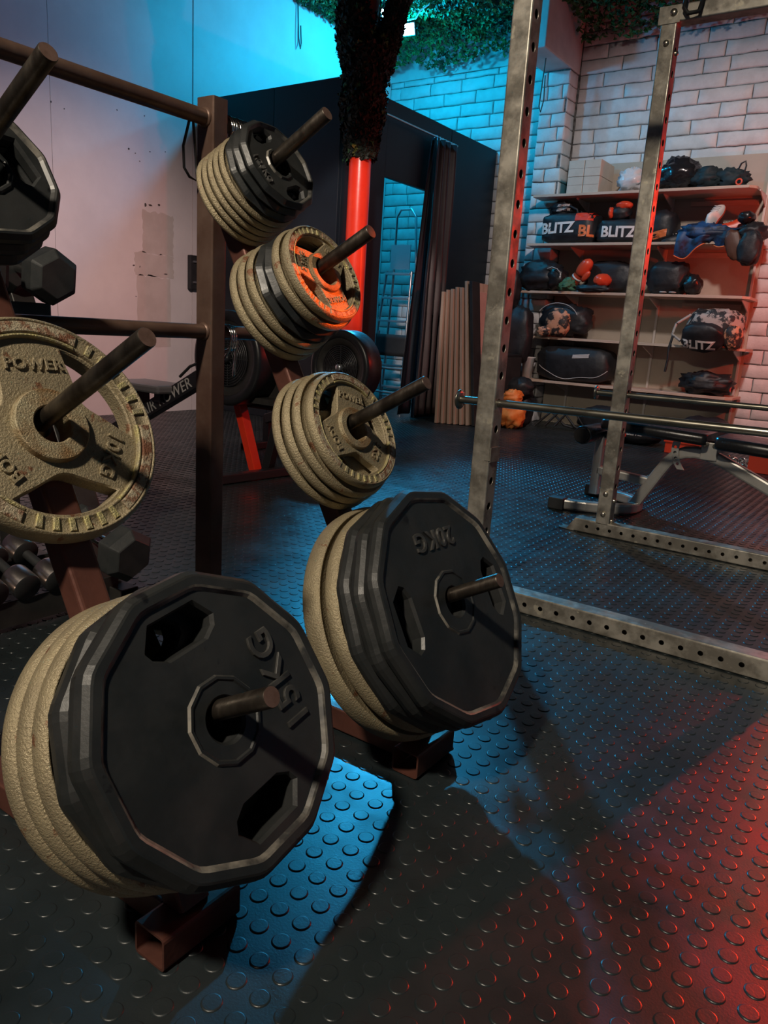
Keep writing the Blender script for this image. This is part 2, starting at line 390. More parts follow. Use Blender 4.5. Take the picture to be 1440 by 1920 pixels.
struct(MB().box((XL-.1, YF-.1, ZC), (XR+.1, YB+.1, ZC+.1)).build('ceiling', 'ceiling_dark'))
# left wall: three sheets with open joints
wl = MB()
wl.box((XL-.1, YF, 0), (XL-.012, YB, ZC))
for y0, y1, dx in ((YF, 1.6, 0), (1.604, 3.352, 0.002), (3.357, 4.629, 0.0), (4.634, YB, 0.006)):
    wl.box((XL-.012, y0, 0), (XL+dx, y1, ZC))
WALL_L = struct(wl.build('wall_left', 'wall_white'))
struct(MB().box((XR, YF, 0), (XR+.1, YB, ZC)).build('wall_right', 'wall_white'))
struct(MB().box((XL-.1, YF-.1, 0), (XR+.1, YF, ZC)).build('wall_front', 'wall_white'))
# patch of old paint and scuffs on the left wall (a part of the wall)
st = MB()
for y0, y1, z0, z1 in ((4.06, 4.40, 0.55, 1.12), (4.04, 4.43, 1.12, 1.30), (4.12, 4.43, 1.30, 1.62)):
    n = 12; lp = [(y0+rnd.uniform(-.008, .008), z0+(z1-z0)*k/n) for k in range(n)]+[(y0+(y1-y0)*k/n, z1+rnd.uniform(-.012, .012)) for k in range(n)]
    lp += [(y1+rnd.uniform(-.008, .008), z1-(z1-z0)*k/n) for k in range(n)]+[(y1-(y1-y0)*k/n, z0+rnd.uniform(-.004, .004)) for k in range(n)]
    X = Matrix(((0, 0, 1, XL+0.0005), (1, 0, 0, 0), (0, 1, 0, 0), (0, 0, 0, 1)))
    st.prism(lp, 0, 0.0006, 0, X)
st.build('paint_patch', 'stain_paint', WALL_L)
sc = MB()
for y, z, w, h in ((4.15, 1.665, .03, .035), (4.20, 1.67, .05, .015), (4.285, 1.685, .03, .02), (4.03, 1.19, .03, .012), (4.09, 1.185, .012, .02), (4.35, 1.15, .06, .012), (4.05, .95, .015, .012),
                   (3.2, 2.2, .012, .02), (3.28, 2.0, .015, .012), (3.36, 2.22, .015, .02), (3.46, 2.2, .015, .012), (4.0, 2.05, .02, .02), (4.06, 2.03, .012, .012), (4.1, 1.98, .02, .01), (4.2, 2.07, .015, .012), (3.9, 2.3, .012, .015), (4.15, 2.32, .012, .015), (3.1, 2.5, .05, .006), (4.35, 2.1, .012, .01), (3.75, 2.42, .015, .01)):
    lp = [(y+w/2*rnd.uniform(.5, 1)*math.cos(a), z+h/2*rnd.uniform(.5, 1)*math.sin(a)) for a in [2*PI*k/9 for k in range(9)]]
    sc.prism(lp, 0, 0.0009, 0, Matrix(((0, 0, 1, XL+0.0005), (1, 0, 0, 0), (0, 1, 0, 0), (0, 0, 0, 1))))
sc.build('scuff_mark', 'scuff', WALL_L)

# back wall: painted blocks in courses, with a pier
def brick_block(mb, lo, hi, r=0.009):
    x0, y0, z0 = lo; x1, y1, z1 = hi            # front face at y0 (towards -Y)
    nx = max(3, int((x1-x0)/0.07)); nz = 2
    def edge(n, a, b): return [a, a+r*0.5]+[a+r+(b-a-2*r)*k/n for k in range(n+1)]+[b-r*0.5, b]
    X = edge(nx, x0, x1); Z = edge(nz, z0, z1); vs = []
    for j, z in enumerate(Z):
        for i, x in enumerate(X):
            d = 0
            for t, n in ((i, len(X)), (j, len(Z))):
                if t == 0 or t == n-1: d = max(d, 0.013)
                elif t == 1 or t == n-2: d = max(d, 0.003)
            q = Vector((x*9, z*14, y0))
            h = noise.noise(q)*0.005+noise.noise(q*2.7)*0.003
            ox = noise.noise(Vector((x*17, z*17, 3.1)))*0.006 if d else 0; oz = noise.noise(Vector((x*15, z*19, 7.7)))*0.007 if d else 0
            vs.append((x+ox, y0+d+h, z+oz))
    n = len(X); fs = [(j*n+i, j*n+i+1, (j+1)*n+i+1, (j+1)*n+i) for j in range(len(Z)-1) for i in range(n-1)]
    mb.add(vs, fs, True)
def brick_face(mb, x0, x1, z0, z1, y, off=0.0, bl=0.44, ch=0.12, j=0.006):
    k = 0; z = z0
    while z < z1-0.02:
        zt = min(z+ch, z1); x = x0-(bl*0.5 if k % 2 else 0)-off-rnd.uniform(0, .1)
        while x < x1:
            L = bl*rnd.choice((1, 1, 1, 0.5, 1.0)) if rnd.random() < .5 else bl
            a, b = max(x, x0), min(x+L, x1)
            if b-a > 0.05: brick_block(mb, (a+j/2, y+rnd.uniform(-.003, .003), z+j/2), (b-j/2, y+.03, zt-j/2))
            x += L
        z += ch; k += 1
wb = MB(); wb.cm = 1
wb.box((XL-.1, YB+.016, 0), (XR+.1, YB+.14, ZC)); wb.cm = 0
brick_face(wb, XL, -3.49, 0.0, 3.42, YB, 0, 0.38); brick_face(wb, -3.20, -0.2, 0.0, 3.66, YB, 0.17)
wb.cm = 2; wb.box((XL, YB-.004, 3.42), (-3.49, YB+.02, ZC)); wb.box((-3.2, YB, 3.66), (-.2, YB+.02, ZC)); wb.box((-.2, YB, 0), (XR, YB+.02, ZC))
struct(wb.build('wall_back', ['brick_white', 'mortar', 'plaster']))
pier = MB(); pier.cm = 1; pier.box((-3.48, 7.216, 0), (-3.215, YB+.02, 3.25)); pier.cm = 0
brick_face(pier, -3.49, -3.205, 0, 3.25, 7.20, 0, 0.29)
for k in range(27):
    z = k*0.12
    b = MB(); brick_block(b, (0, 0, z+.003), (0.19, .03, min(z+.117, 3.25)))
    pier.add([(-3.205-p.y+.0, 7.205+p.x, p.z) for p in b.v], b.f, True)
struct(pier.build('wall_pier', ['brick_white', 'mortar']))
pr2 = MB(); pr2.cm = 1; pr2.box((-1.20, 7.23, 0), (-1.0, YB+.02, 1.0)); pr2.cm = 0
struct(MB().box((-3.49, 6.62, 3.25), (-3.205, YB+.02, ZC)).build('trim_1', 'plaster', bevel=0.01))

# cabin walls (changing cubicle in the corner)
CX, CY, CZ = -4.0, 4.885, 2.64
cb = MB()
cb.box((XL+.006, CY, 0), (-4.70, CY+.04, CZ)); cb.box((-4.695, CY, 0), (CX, CY+.04, CZ))
struct(cb.build('wall_cabin_front', 'cabin_navy', bevel=0.003))
cb = MB()
DY0, DY1, DZ = 5.49, 6.20, 2.05
cb.box((CX-.04, CY+.04, 0), (CX, DY0, CZ)); cb.box((CX-.04, DY1, 0), (CX, 6.50, CZ)); cb.box((CX-.04, DY0, DZ), (CX, DY1, CZ))
cb.box((CX-.04, 6.505, 0), (CX, YB-.005, CZ))
struct(cb.build('wall_cabin_side', 'cabin_navy', bevel=0.003))

# ------------------------------------------------------------------ plate rack
TA = math.radians(29)
N_ = Vector((math.cos(TA), 0, math.sin(TA))); U_ = Vector((0, 1, 0)); W_ = N_.cross(U_)
YR, YL = 1.160, 0.587
def pk(n, t, y): return N_*n+W_*t+U_*y
rack = thing('plate_rack', 'brown steel plate tree with two sloping arms, holding all the weight plates', 'weight rack', (-1.0, 0.87, 0))
PEGS = {'r1': (YR, 1.521), 'r2': (YR, 1.286), 'r3': (YR, 0.992), 'r4': (YR, 0.620), 'l2': (YL, 1.436), 'l3': (YL, 1.062), 'l4': (YL, 0.617)}
for y in (YR, YL):
    b = MB(); b.rtube((-1.287, y, 0.003), (-1.287, y, 1.25), 0.04, 0.05, up=(1, 0, 0)); b.box((-1.308, y-.018, 1.244), (-1.266, y+.018, 1.249))
    b.build('post', 'rack_steel', rack, bevel=0.002)
    b = MB(); b.rtube(pk(-.5766, .374, y), pk(-.5766, 1.556, y), 0.048, 0.042, up=N_, r=.006); b.box((-.021+.0, -.022, 0), (.021, .022, .002), Matrix.Translation(pk(-.5766, 1.553, y)) @ Matrix((N_, U_, W_)).transposed().to_4x4())
    b.build('sloped_arm', 'rack_red', rack)
    fx = -0.642 if y == YR else -0.654
    b = MB(); b.rtube((-1.315, y, .028), (fx-.058, y, .028), 0.048, 0.048); b.build('base_tube', 'rack_red', rack)
    b = MB(); fy = 1.161 if y == YR else 0.587
    b.rtube((fx-.029, fy-.066, .028), (fx-.029, fy+.066, .028), 0.058, 0.050, t=.0035, r=.007); b.build('foot', 'rack_red', rack)
for z in (1.211, 0.790):
    b = MB(); b.tube([(-1.287, YL-.16, z), (-1.287, 1.36, z)], 0.0155, 18); 
    for y in (YR-.021, YL+.021, YR+.021): b.lathe([(0.0155, -.004), (.0195, -.001), (.0195, .001), (.0155, .004)], 18, Matrix.Translation((-1.287, y, z)) @ Matrix.Rotation(PI/2, 4, 'X'))
    b.build('crossbar', 'rack_steel', rack)
for k, (y, t) in PEGS.items():
    b = MB(); b.tube([pk(-.5566, t, y), pk(-.2815, t, y), pk(-.28, t, y)], [.013, .013, .0122], 24, caps=False)
    b.cm = 1; b.add([pk(-.28, t, y)+(U_*math.cos(a)+W_*math.sin(a))*.0122 for a in [2*PI*i/24 for i in range(24)]], [tuple(range(24))], False)
    b.cm = 0; b.lathe([(.020, -.5556), (.017, -.5526), (.013, -.549)], 20, Matrix.Translation(U_*y+W_*t) @ Matrix((U_, W_, N_)).transposed().to_4x4())
    b.build('peg', ['peg_steel', 'peg_tip'], rack)

# ------------------------------------------------------------------ weight plates
def plate_matrix(n, t, y, roll):
    m = Matrix((U_, W_, N_)).transposed().to_4x4() @ Matrix.Rotation(roll, 4, 'Z'); m.translation = pk(n, t, y); return m
def grip_octagon(rc, hl, hw, ang):
    c = 0.42
    pts = [(-hl, -hw*.35), (-hl*.72, -hw), (hl*.72, -hw), (hl, -hw*.35), (hl, hw*.25), (hl*.55, hw), (-hl*.55, hw), (-hl, hw*.25)]
    out = []
    for x, y in pts:              # x tangential, y radial
        r = rc+y; a = ang-x/rc; out.append((r*math.cos(a), r*math.sin(a)))
    return out if area(out) > 0 else out[::-1]
def rubber_plate(R, T, txt, tsize, label, group, ph, text_ang, hub_r, hole=0.0265, grip=None, detail=True, lip=.024):
    """origin at the back face, axis +Z"""
    o = thing('rubber_plate', label, 'weight plate', (0, 0, 0), group)
    b = MB()
    cn = lambda r: ngon(12, r, ph, r*.06, 2)
    rings = [(R-.010, 0), (R-.002, .007), (R, T*.5), (R-.002, T-.008), (R-.008, T-.001), (R-.011, T), (R-lip+.003, T), (R-lip, T-.0015), (R-lip-.004, T-.006)]
    for i, ((ra, za), (rb, zb)) in enumerate(zip(rings, rings[1:])):
        b.cm = 1 if i in (6, 7) else 0; b.loft(cn(ra), za, cn(rb), zb, False)
    b.cm = 0
    g = grip or (R*.66, R*.27, R*.125)
    ga = [text_ang+PI/2, text_ang-PI/2]
    gl = [grip_octagon(g[0], g[1], g[2], a) for a in ga]
    hubl = ngon(12, hub_r, ph)
    FZ = T-.006
    b.cap([cn(R-lip-.004)]+gl+[hubl], FZ, True)
    for l in gl:
        i2 = inset(l, .004)
        b.loft(l[::-1], FZ, inset(l, .003)[::-1], FZ-.006, False); i2 = inset(l, .003)
        b.loft(i2[::-1], FZ-.006, i2[::-1], .0, False)
    gb = [inset(l, .003) for l in gl]
    b.cap([cn(R-.010)]+gb+[circle(hole, 32)], 0, False)
    b.loft(circle(hole-.0, 32)[::-1], FZ-.003, circle(hole, 32)[::-1], 0, True)
    b.build('plate_body', ['plate_rubber', 'worn_highlight_edge'], o, world=False)
    h = MB(); h.cm = 1; h.loft(hubl, FZ, ngon(12, hub_r-.0025, ph), FZ+.0035); h.cm = 0; h.loft(ngon(12, hub_r-.0025, ph), FZ+.0035, ngon(12, hub_r-.006, ph), FZ+.0035)
    h.loft(ngon(12, hub_r-.006, ph), FZ+.0035, ngon(12, hub_r-.008, ph), FZ+.0015)
    h.cap([ngon(12, hub_r-.008, ph), circle(hole+.004, 32)], FZ+.0015, True)
    h.loft(circle(hole+.004, 32)[::-1], FZ+.0015, circle(hole, 32)[::-1], FZ-.003, True)
    h.build('hub_ring', ['plate_rubber', 'worn_highlight_edge'], o, world=False)
    if txt:
        vs, fs = text_mesh(txt, tsize, .0020, .0009, 1.12); tr = R*.54 if R > .1 else R*.62
        X = Matrix.Translation((tr*math.cos(text_ang), tr*math.sin(text_ang), FZ+.0008)) @ Matrix.Rotation(text_ang+PI/2, 4, 'Z')
        t = MB(); t.add([X @ v for v in vs], fs, False); t.build('lettering', 'letter_highlight_rubber', o, world=False)
    return o
def lens_hole(R, ang, n=14):
    """grip opening of an iron plate: outer arc at .725R, inner edge bulging to the hub"""
    ro, ha = .785*R, math.radians(39); out = []
    for k in range(n+1):
        a = -ha+2*ha*k/n; out.append((ro*(1-.02*abs(a/ha)**4), a))
    for k in range(1, n):
        f = k/n; a = ha-2*ha*f; s = math.sin(PI*f)
        out.append((R*(.755-.345*s**.8), a*1.0))
    pts = [(r*math.cos(a+ang), r*math.sin(a+ang)) for r, a in out]
    return pts if area(pts) > 0 else pts[::-1]
def sector(r0, r1, a0, a1, n=14):
    return [(r0*math.cos(a0+(a1-a0)*k/n), r0*math.sin(a0+(a1-a0)*k/n)) for k in range(n+1)]+[(r1*math.cos(a1-(a1-a0)*k/n), r1*math.sin(a1-(a1-a0)*k/n)) for k in range(n+1)]
def iron_plate(R, T, words, label, group, hole=0.0265, front=True):
    o = thing('iron_plate', label, 'weight plate', (0, 0, 0), group)
    S = 96; b = MB(); d = min(1, R/.163)
    web = T-.009*d; rim = T-.004*d
    prof = [(R-.012*d, 0), (R-.0045*d, .004*d), (R-.001*d, .009*d), (R, T*.4), (R, T*.6), (R-.001*d, T-.009*d), (R-.004*d, T-.003*d), (R-.0065*d, T-.0006*d), (R-.0075*d, T), (R-.0092*d, T-.001*d), (R-.0105*d, rim), (R*.83, rim), (R*.825, rim+.001*d), (R*.812, rim+.001*d), (R*.805, rim-.001*d), (R*.80, web)]
    b.lathe(prof, S)
    hs = [lens_hole(R, math.radians(a)) for a in (30, 150, 270)]
    hub = .053*d if R > .15 else max(.040, R*.36)
    b.cap([circle(R*.80, S)]+hs+[circle(hub, 48)], web, True)
    for l in hs:
        i = inset(l, .002*d); b.loft(l[::-1], web, i[::-1], web-.003*d, True); b.loft(i[::-1], web-.003*d, i[::-1], 0, True)
    b.cap([circle(R-.012*d, S)]+[inset(l, .002*d) for l in hs]+[circle(hole, 32)], 0, False)
    b.build('plate_body', 'iron_beige', o, world=False)
    h = MB(); hz = T+.001
    h.lathe([(hub+.001*d, web), (hub-.0005, hz-.0015)], 48); h.lathe([(hub-.0005, hz-.0015), (hub-.0020, hz)], 48); h.lathe([(hub-.0020, hz), (hole+.002, hz)], 48); h.lathe([(hole+.002, hz), (hole, hz-.002)], 48); h.lathe([(hole, hz-.002), (hole, 0)], 48)
    h.build('hub_ring', 'iron_hub', o, world=False)
    if front:
        for a in (90, 210, 330):
            p = MB(); p.prism(sector(R*.838, R*.938, math.radians(a-29), math.radians(a+29)), rim-.001, T-.0005, .0015*d); p.build('rim_pad', 'iron_pad', o, world=False)
        for a in (30, 150, 270):
            p = MB()
            for k in range(6):
                c = math.radians(a-22.5+9*k); p.prism(sector(R*.815, R*.93, c-.030, c+.030, 2), rim-.001, rim+.0032*d, .001*d)
            p.build('grip_ridges', 'iron_edge', o, world=False)
        for l_a in (90, 210, 330):
            p = MB(); p.prism(sector(R*.80, R*.828, math.radians(l_a-29), math.radians(l_a+29)), web, rim+.003*d, .0015*d); p.build('inner_rib', 'iron_edge', o, world=False)
        for (txt, a, sz) in words:
            vs, fs = text_mesh(txt, sz, .0020*d, .0008*d, 1.08); a = math.radians(a); tr = R*.555
            X = Matrix.Translation((tr*math.cos(a), tr*math.sin(a), web+.0010*d)) @ Matrix.Rotation(a-PI/2, 4, 'Z')
            t = MB(); t.add([X @ v for v in vs], fs, False); t.build('lettering', 'iron_beige', o, world=False)
    return o
def put(o, key, n, roll=0, dt=0.0, sag=0.0135, dy=0):
    y, t = PEGS[key]; m = plate_matrix(n, t-sag+dt, y+dy, roll); o.rotation_euler = m.to_euler(); o.location = m.translation
def stack(key, items):
    for o, n, roll in items: put(o, key, n, roll)
AN = -.5546
gR = 'rubber plates on the plate tree'; gI = 'cast iron plates on the plate tree'
D = math.radians
# lower right peg: two iron, three rubber 20 kg
z = AN
T1, T2, T3 = .046, .034, .0322
put(iron_plate(.228, T1-.001, [], 'large thick beige iron plate, innermost on the lower right peg', gI, front=False), 'r4', z, D(20)); z += T1
put(iron_plate(.218, T2-.001, [], 'large beige iron plate, second from the arm on the lower right peg', gI, front=False), 'r4', z, D(80)); z += T2
for i, lab in enumerate(('large black rubber plate touching the beige iron plates on the lower right peg', 'large black rubber plate sandwiched behind the outermost 20KG plate')):
    put(rubber_plate(.226, T3-.0006, None, 0, lab, gR, D(6+6*i), D(88+9*i), .064), 'r4', z, D(-2)); z += T3
put(rubber_plate(.226, T3-.0006, '20KG', .050, 'large black twelve-sided rubber plate marked 20KG, outermost on the lower right peg', gR, D(6), D(88), .062, grip=(.152, .060, .026)), 'r4', z, 0)
# lower left peg: three iron, two rubber 15 kg
z = AN; T1, T2 = .0345, .0425
for i, lab in enumerate(('beige iron plate nearest the arm behind the 15KG plates', 'middle of the three beige iron plates behind the 15KG plates', 'beige iron plate touching the back of the 15KG rubber plates')):
    put(iron_plate(.192-.002*i, T1-.0008, [], lab, gI, front=False), 'l4', z, D(35*i)); z += T1
put(rubber_plate(.190, T2-.001, None, 0, 'black rubber plate sandwiched behind the outermost 15KG plate', gR, D(30), D(14), .056), 'l4', z, D(4)); z += T2
put(rubber_plate(.192, T2-.001, '15KG', .056, 'black twelve-sided rubber plate marked 15KG, outermost on the lower left peg', gR, D(24), D(10), .056, grip=(.126, .056, .026)), 'l4', z, 0)
# middle left peg: one 10 kg
put(iron_plate(.164, .036, [('POWER', 90, .0235), ('BODY', 210, .0235), ('10KG', 330, .030)], 'beige iron plate marked 10KG with three grip holes, alone on the middle left peg', gI), 'l3', AN, D(-3))
# third right peg: four 5 kg
z = AN; T1 = .0238
labs = ('beige iron plate nearest the arm in the 5KG stack', 'second beige iron plate from the arm in the 5KG stack', 'third beige iron plate from the arm, right behind the front 5KG plate')
for i, r in enumerate((.138, .134, .130)):
    put(iron_plate(r, T1-.0006, [], labs[i], gI, front=False), 'r3', z, D(40*i)); z += T1
put(iron_plate(.119, T1-.0006, [('POWER', 90, .0185), ('BODY', 210, .0185), ('5KG', 330, .022)], 'rust-tinted iron plate marked 5KG, outermost of its stack on the right side', gI), 'r3', z, D(-20))
# second right peg: three iron, two rubber, two iron 2.5 kg
z = AN; T1 = .0219
labs = ('beige iron plate nearest the arm in the 2.5KG stack', 'second beige iron plate from the arm in the 2.5KG stack', 'beige iron plate just behind the black plates in the 2.5KG stack')
for i, r in enumerate((.116, .114, .111)):
    put(iron_plate(r, T1-.0006, [], labs[i], gI, front=False), 'r2', z, D(25*i)); z += T1
for i, lab in enumerate(('inner of the two black rubber plates in the 2.5KG stack', 'outer of the two black rubber plates in the 2.5KG stack')):
    put(rubber_plate(.110-.002*i, T1-.0006, None, 0, lab, gR, D(8+10*i), D(60), .042, lip=.014), 'r2', z, 0); z += T1
put(iron_plate(.104, T1-.0006, [], 'beige iron plate just behind the front 2.5KG plate', gI, front=False), 'r2', z, D(60)); z += T1
put(iron_plate(.098, T1-.0006, [('POWER', 90, .0155), ('BODY', 210, .0155), ('2.5KG', 330, .0155)], 'iron plate marked 2.5KG catching orange light, outermost on the second right peg', gI), 'r2', z, D(190))
# top right peg: five iron, three rubber 1.25 kg
z = AN; T1, T2 = .0164, .0196
labs = ('first', 'second', 'third', 'fourth', 'fifth')
for i in range(5):
    put(iron_plate(.100-.001*i, T1-.0006, [], 'small beige iron plate, %s from the arm in the 1.25KG stack' % labs[i], gI, front=False), 'r1', z, D(33*i)); z += T1
for i, lab in enumerate(('small black rubber plate touching the beige plates in the 1.25KG stack', 'small black rubber plate just behind the front 1.25KG plate')):
    put(rubber_plate(.096, T2-.0006, None, 0, lab, gR, D(5+9*i), D(199), .036, lip=.012), 'r1', z, 0); z += T2
put(rubber_plate(.095, T2-.0006, '1.25KG', .017, 'small black rubber plate marked 1.25KG, outermost on the top right peg', gR, D(14), D(200), .033, lip=.012, grip=(.062, .029, .0145)), 'r1', z, 0)
# top left peg: three rubber
z = AN; T1 = .0258
for i, lab in enumerate(('black rubber plate nearest the arm on the top left peg', 'middle black rubber plate on the top left peg', 'black rubber plate at the front of the top left peg')):
    put(rubber_plate(.119-.002*i, T1-.0006, None, 0, lab, gR, D(20), D(112), .042, hole=.036, lip=.014, grip=(.066, .042, .021)), 'l2', z, 0, sag=.022); z += T1

# spring collars on the crossbar ends
def spring_collar(loc, label, rot=0.0, size=1.0):
    o = thing('spring_collar', label, 'collar', loc, 'spring collars on the plate tree')
    b = MB(); pts = []
    n = 64; R = .0275*size
    for k in range(n+1):
        a = 2*PI*3.0*k/n; pts.append((R*math.cos(a), -.010+.020*k/n, R*math.sin(a)))
    b.tube(pts, .0028, 8); b.build('coil', 'chrome', o, world=False)
    for sx, y0 in ((-1, -.010), (1, .010)):
        h = MB(); h.tube([(R, y0, 0), (R*.9, y0, -.022), (R*.55+sx*.007, y0*1.2, -.050), (R*.30+sx*.010, y0*1.6, -.078), (R*.16+sx*.010, y0*1.9, -.082), (R*.10+sx*.010, y0*1.9, -.075), (R*.3+sx*.009, y0*1.6, -.052)], .0028, 8)
        h.build('handle', 'chrome', o, world=False)
    o.rotation_euler = (0, rot, 0); return o
for i, (y, lab, r) in enumerate(((1.200, 'chrome spring collar next to the post on the upper crossbar end', 0.2), (1.224, 'second chrome spring collar from the post on the upper crossbar end', -0.1), (1.247, 'outer chrome spring collar on the upper crossbar end', 0.15))):
    spring_collar((-1.287, y, 1.199), lab, r)
spring_collar((-1.287, 1.205, .778), 'chrome spring collar with dangling handles on the lower crossbar end', .1, 1.0)
q = MB(); q.tube([(-1.287, 1.10, 1.197), (-1.300, 1.096, 1.15), (-1.300, 1.098, 1.11), (-1.300, 1.112, 1.095), (-1.300, 1.132, 1.09), (-1.297, 1.126, 1.13), (-1.287, 1.11, 1.197)], .0028, 6)
tag(q.build('wire_loop', 'black_paint'), 'black wire loop hanging from the upper crossbar just left of the right post', 'wire loop')

# ------------------------------------------------------------------ power rack
PRX0, PRX1, PRY0, PRY1 = -1.103, -0.185, 2.054, 3.18
prk = thing('power_rack', 'worn bare steel power rack with drilled uprights standing behind the plate tree', 'power rack', (-.6, 2.6, 0))
def drilled_upright(x0, y0, name='upright'):
    b = MB(); b.rtube((x0+.03, y0+.03, .055), (x0+.03, y0+.03, 2.0), .06, .06, up=(0, 1, 0), r=.005)
    o = b.build(name, 'raw_steel', prk)
    c = MB()
    z = .224
    while z < 1.95: c.tube([(x0+.02, y0+.028, z), (x0+.075, y0+.028, z)], .0125, 14); z += .0802
    cut(o, c)
    for zz in (.10, .19, 1.93):
        b = MB(); b.lathe([(0, .010), (.008, .010), (.011, .006), (.012, 0), (.012, -.002)], 12, Matrix.Translation((x0+.03, y0, zz)) @ Matrix.Rotation(PI/2, 4, 'X')); b.build('bolt', 'bolt', o)
        b = MB(); b.lathe([(0, .010), (.006, .010), (.009, .006), (.010, 0)], 12, Matrix.Translation((x0+.06, y0+.03, zz-.03)) @ Matrix.Rotation(PI/2, 4, 'Y')); b.build('bolt', 'bolt', o)
    return o
for x in (PRX0, PRX1):
    for y in (PRY0, PRY1): drilled_upright(x if y == PRY0 else x+.03, y)
for y in (PRY0, PRY1):
    x0 = PRX0-.02 if y == PRY0 else -1.165
    b = MB(); b.rtube((x0, y+.03, .032), (.05, y+.03, .032), .06, .06, r=.005); o = b.build('base_beam', 'raw_steel', prk)
    c = MB(); x = -.877-.0514*4
    while x < -.25: c.tube([(x+(0.0 if y == PRY0 else -.026), y-.01, .031), (x+(0 if y == PRY0 else -.026), y+.03, .031)], .0075, 12); x += .0514
    cut(o, c)
    if y == PRY1:
        b = MB(); b.prism([(-1.235, y), (-1.165, y), (-1.165, y+.06), (-1.235, y+.06)], .002, .006); b.add([(-1.165, y, .006), (-1.165, y+.06, .006), (-1.165, y+.06, .06), (-1.165, y, .06), (-1.20, y, .006), (-1.20, y+.06, .006)], [(0, 3, 4), (1, 5, 2), (3, 2, 5, 4), (0, 4, 5, 1)]); b.build('end_plate', 'raw_steel', prk)
    b = MB(); b.rtube((PRX0-.01+(0 if y == PRY0 else .03), y+.03, 2.028), (.0, y+.03, 2.028), .066, .058, r=.005); b.box((PRX0+.02, y-.004, 1.995), (PRX0+.10, y+.0, 2.055)); b.build('top_beam', 'raw_steel', prk)
    b = MB(); b.lathe([(0, .010), (.008, .010), (.013, .005), (.014, 0), (.014, -.004)], 14, Matrix.Translation((PRX0+.075, y-.004, 2.03)) @ Matrix.Rotation(PI/2, 4, 'X')); b.build('bolt', 'bolt', prk)
b = MB(); b.rtube((PRX1+.03, PRY0+.06, 2.028), (PRX1+.03, PRY1, 2.028), .05, .05); b.build('side_beam', 'raw_steel', prk)
b = MB(); b.box((PRX0+.045, PRY0-.002, .45), (PRX0+.0625, PRY0+.062, .452)); b.box((PRX0+.0605, PRY0+.001, .445), (PRX0+.0635, PRY0+.059, .49)); b.build('bracket', 'raw_steel', prk)
def safety_bar(y, z, x0, label):
    o = thing('safety_bar', label, 'safety bar', (x0, y, z), 'safety bars of the power rack')
    b = MB(); b.tube([(x0, y, z), (.02, y, z+.011)], .0118, 18); b.build('rod', 'bar_steel', o)
    b = MB(); b.lathe([(0, -.004), (.026, -.004), (.030, -.001), (.030, .003), (.020, .005), (.012, .006)], 24, Matrix.Translation((x0, y, z)) @ Matrix.Rotation(PI/2, 4, 'Y')); b.build('end_disc', 'bar_steel', o)
safety_bar(PRY0+.028, .622, -1.178, 'round steel safety bar with an end disc through the near upright of the power rack')
safety_bar(PRY1+.028, .613, -1.150, 'round steel safety bar with an end disc through the far upright of the power rack')
# things on top of the far top beam
b = MB(); b.tube([(-.985, 3.165, 2.075), (-.985, 3.15, 2.03), (-.965, 3.14, 2.005), (-.93, 3.15, 2.01), (-.925, 3.17, 2.06), (-.93, 3.2, 2.14), (-.95, 3.24, 2.2)], .008, 10)
tag(b.build('hook', 'black_matte'), 'black bent hook hung over the top beam of the power rack', 'hook')

# ------------------------------------------------------------------ weight bench
wb_ = thing('weight_bench', 'silver adjustable bench with black pads standing behind the power rack', 'bench', (-.9, 3.8, 0))
def sweep(name, pts, w, h, m, parent, up=(0, 0, 1)):
    b = MB()
    pts = [Vector(p) for p in pts]; n = len(pts); rr = rrect(w, h, min(w, h)*.2, 2); k = len(rr); vs = []
    for i, p in enumerate(pts):
        d = (pts[min(i+1, n-1)]-pts[max(i-1, 0)]).normalized(); u = Vector(up); u = (u-d*u.dot(d)).normalized(); s = u.cross(d)
        vs += [p+s*x+u*y for x, y in rr]
    fs = [(i*k+j, i*k+(j+1) % k, (i+1)*k+(j+1) % k, (i+1)*k+j) for i in range(n-1) for j in range(k)]
    b.add(vs, fs, False); b.add(vs[:k], [tuple(range(k-1, -1, -1))]); b.add(vs[-k:], [tuple(range(k))])
    return b.build(name, m, parent)
def arc(c, r, a0, a1, n, ax=(1, 0, 0), ay=(0, 1, 0)):
    return [Vector(c)+Vector(ax)*r*math.cos(a0+(a1-a0)*k/n)+Vector(ay)*r*math.sin(a0+(a1-a0)*k/n) for k in range(n+1)]
rear = [(-1.37, 3.56, .03), (-1.27, 3.59, .03)]+arc((-1.28, 3.80, .03), .195, D(-72), D(72), 12, (1, 0, 0), (0, 1, 0))+[(-1.27, 4.01, .03), (-1.37, 4.04, .03)]
sweep('rear_foot', rear, .05, .05, 'silver_paint', wb_)
for y, yy in ((3.548, 3.565), (4.05, 4.035)):
    b = MB(); b.box((-1.44, y-.032, .002), (-1.36, y+.032, .062)); b.build('foot_cap', 'black_matte', wb_, bevel=.006)
spine = [(-1.10, 3.80, .035), (-1.085, 3.80, .06), (-1.00, 3.80, .215), (-.965, 3.80, .275), (-.93, 3.80, .315), (-.89, 3.80, .335), (-.84, 3.80, .342), (-.79, 3.80, .338), (-.74, 3.80, .325), (-.68, 3.80, .30), (-.30, 3.80, .13), (-.12, 3.80, .05)]
sweep('spine_tube', spine, .055, .05, 'silver_paint', wb_, up=(0, 1, 0))
sweep('front_foot', [(-.10, 3.5, .03), (-.10, 4.1, .03)], .05, .05, 'silver_paint', wb_)
sweep('rear_brace', [(-1.30, 3.80, .185), (-1.03, 3.80, .165)], .045, .045, 'silver_paint', wb_)
sweep('rear_post', [(-1.31, 3.80, .06), (-1.31, 3.80, .36)], .045, .045, 'silver_paint', wb_, up=(1, 0, 0))
